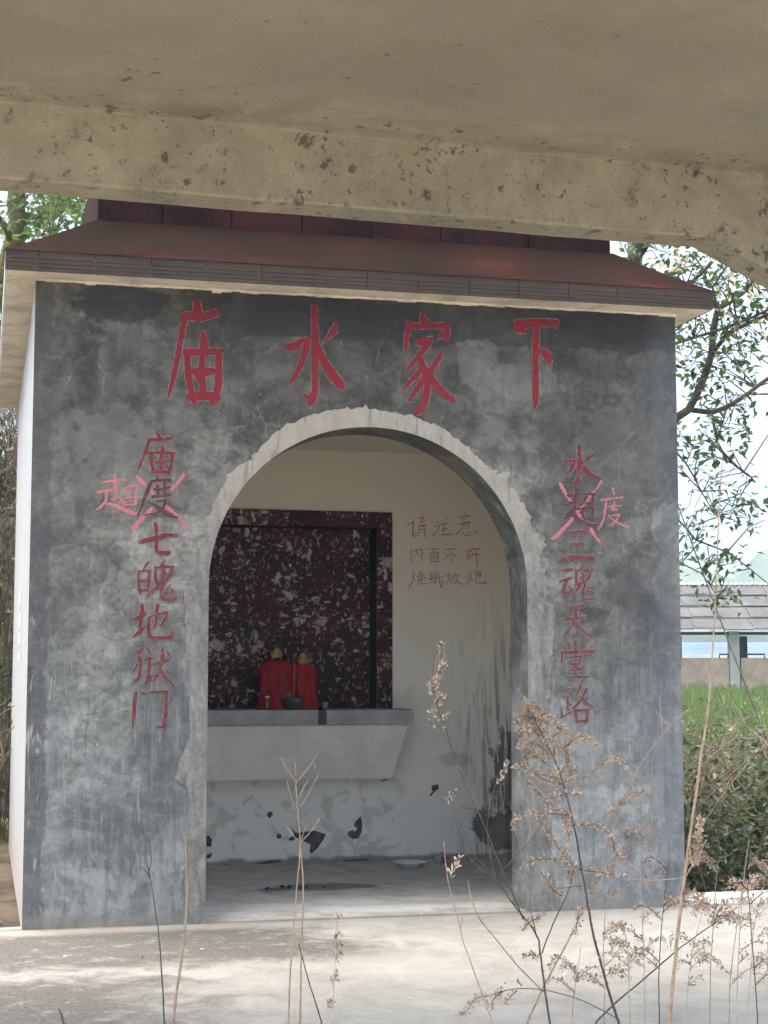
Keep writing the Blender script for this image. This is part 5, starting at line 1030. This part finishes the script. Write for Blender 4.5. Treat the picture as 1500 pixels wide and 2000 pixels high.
for r_ in range(rows):
    for c in range(9):
        xa = 1235+c*58+(r_ % 2)*6; xb = xa+58; t0, t1 = r_/rows, (r_+1)/rows+.03
        def rp(px, t, up): return SP(px, 3*t-.3, ze+(zr-ze)*t+up)
        mb = MB(); o_ = .05+.02*((c*7+r_*3) % 3); mb.hexa([rp(xa+.4, t0, o_-.03), rp(xb-.4, t0, o_-.03), rp(xb-.4, t1, -.02), rp(xa+.4, t1, -.02), rp(xa+.4, t0, o_), rp(xb-.4, t0, o_), rp(xb-.4, t1, .01), rp(xa+.4, t1, .01)]); mb.build('roof_sheet', GREY, shed)
mb = MB()
for k in range(50): px = 1240+k*10.4; p = SP(px, 2.7, zr+.03); mb.lathe([(.055, 0), (.05, .05), (.02, .08), (0, .085)], p, 8)
mb.build('ridge_caps', m_flat('pale_ridge_cap', (.6, .6, .58), (.75, .75, .72), 3), shed, kind='stuff')
def pbox(pa, pb, za, zb, d0, d1, nm, mt, lab=None):
    mb = MB(); mb.hexa([SP(pa, d0, za), SP(pb, d0, za), SP(pb, d1, za), SP(pa, d1, za), SP(pa, d0, zb), SP(pb, d0, zb), SP(pb, d1, zb), SP(pa, d1, zb)]); mb.build(nm, mt, shed, label=lab)
zw = zrow(1285)
pbox(1235, 1421, SBZ-.4, zw, .0, .2, 'half_wall', BRICKM); pbox(1444.5, 1620, SBZ-.4, zw, .0, .2, 'half_wall', BRICKM); pbox(1640.5, 1760, SBZ-.4, zw, 0, .2, 'half_wall', BRICKM)
for a in (1422, 1621): pbox(a, a+19, SBZ-.4, ze, -.06, .24, 'post', CONC)
pbox(1236, 1758, ze-.10, ze-.02, .02, .18, 'eave_beam', NAVY)
for a, b in ((1318, 1345), (1456, 1476), (1530, 1552)): pbox(a, b, zw, ze-.11, 1.2, 1.3, 'door_panel', NAVY)
mb = MB(); zt = zrow(1280)
for a, b in ((1404, 1421), (1444, 1492)):
    mb.tube([SP(a, .1, zw), SP(a, .1, zt+.03), SP(b, .1, zt+.03), SP(b, .1, zw)], .025, 5)
mb.build('rail', NAVY, shed)
# sheeted tunnel and white wall behind the shed
mb = MB(); D2 = 62; zt2 = zrow(1252, D2); rr = zt2-.9
for i in range(12):
    a, b = math.pi*i/12, math.pi*(i+1)/12
    def tp_(px, an_): p = CAM+_fh*(D2+3-3*math.cos(an_))+_r*((px-750)/FPX*D2); return (p[0], p[1], .9+rr*math.sin(an_))
    mb.face([tp_(1200, a), tp_(1900, a), tp_(1900, b), tp_(1200, b)], sm=True)
t = thing('plastic_tunnel', (*SP(1500, 16, 0)[:2], .9), 'pale blue plastic sheeted tunnel seen through the open shed', 'greenhouse'); mb.build('sheeting', m_flat('blue_plastic', (.05, .085, .15), (.075, .12, .2), .6, .4, .4), t)
mb = MB(); D3 = 85; za, zb = .8, zrow(1236, D3)
pa = CAM+_fh*D3+_r*((1150-750)/FPX*D3); pb = CAM+_fh*D3+_r*((2000-750)/FPX*D3); th = _fh*.4
mb.hexa([(pa[0], pa[1], za), (pb[0], pb[1], za), (*(pb+th)[:2], za), (*(pa+th)[:2], za), (pa[0], pa[1], zb), (pb[0], pb[1], zb), (*(pb+th)[:2], zb), (*(pa+th)[:2], zb)])
mb.build('boundary_wall', m_flat('white_boundary', (.25, .26, .26), (.3, .31, .31), .5), label='long white wall far behind the blue tunnel', cat='wall')

# ------------------------------------------------------------------ haze
mb = MB(); mb.box((-3100, -3100, -6), (3100, 3100, 330))
HZ = bpy.data.materials.new('haze_air'); HZ.use_nodes = True; nt = HZ.node_tree; nt.nodes.remove(nt.nodes['Principled BSDF'])
pv = nt.nodes.new('ShaderNodeVolumePrincipled'); pv.inputs['Color'].default_value = (.45, .555, .68, 1); pv.inputs['Density'].default_value = .0011; pv.inputs['Anisotropy'].default_value = .2
nt.links.new(pv.outputs[0], nt.nodes['Material Output'].inputs['Volume'])
mb.build('haze', HZ, kind='stuff')
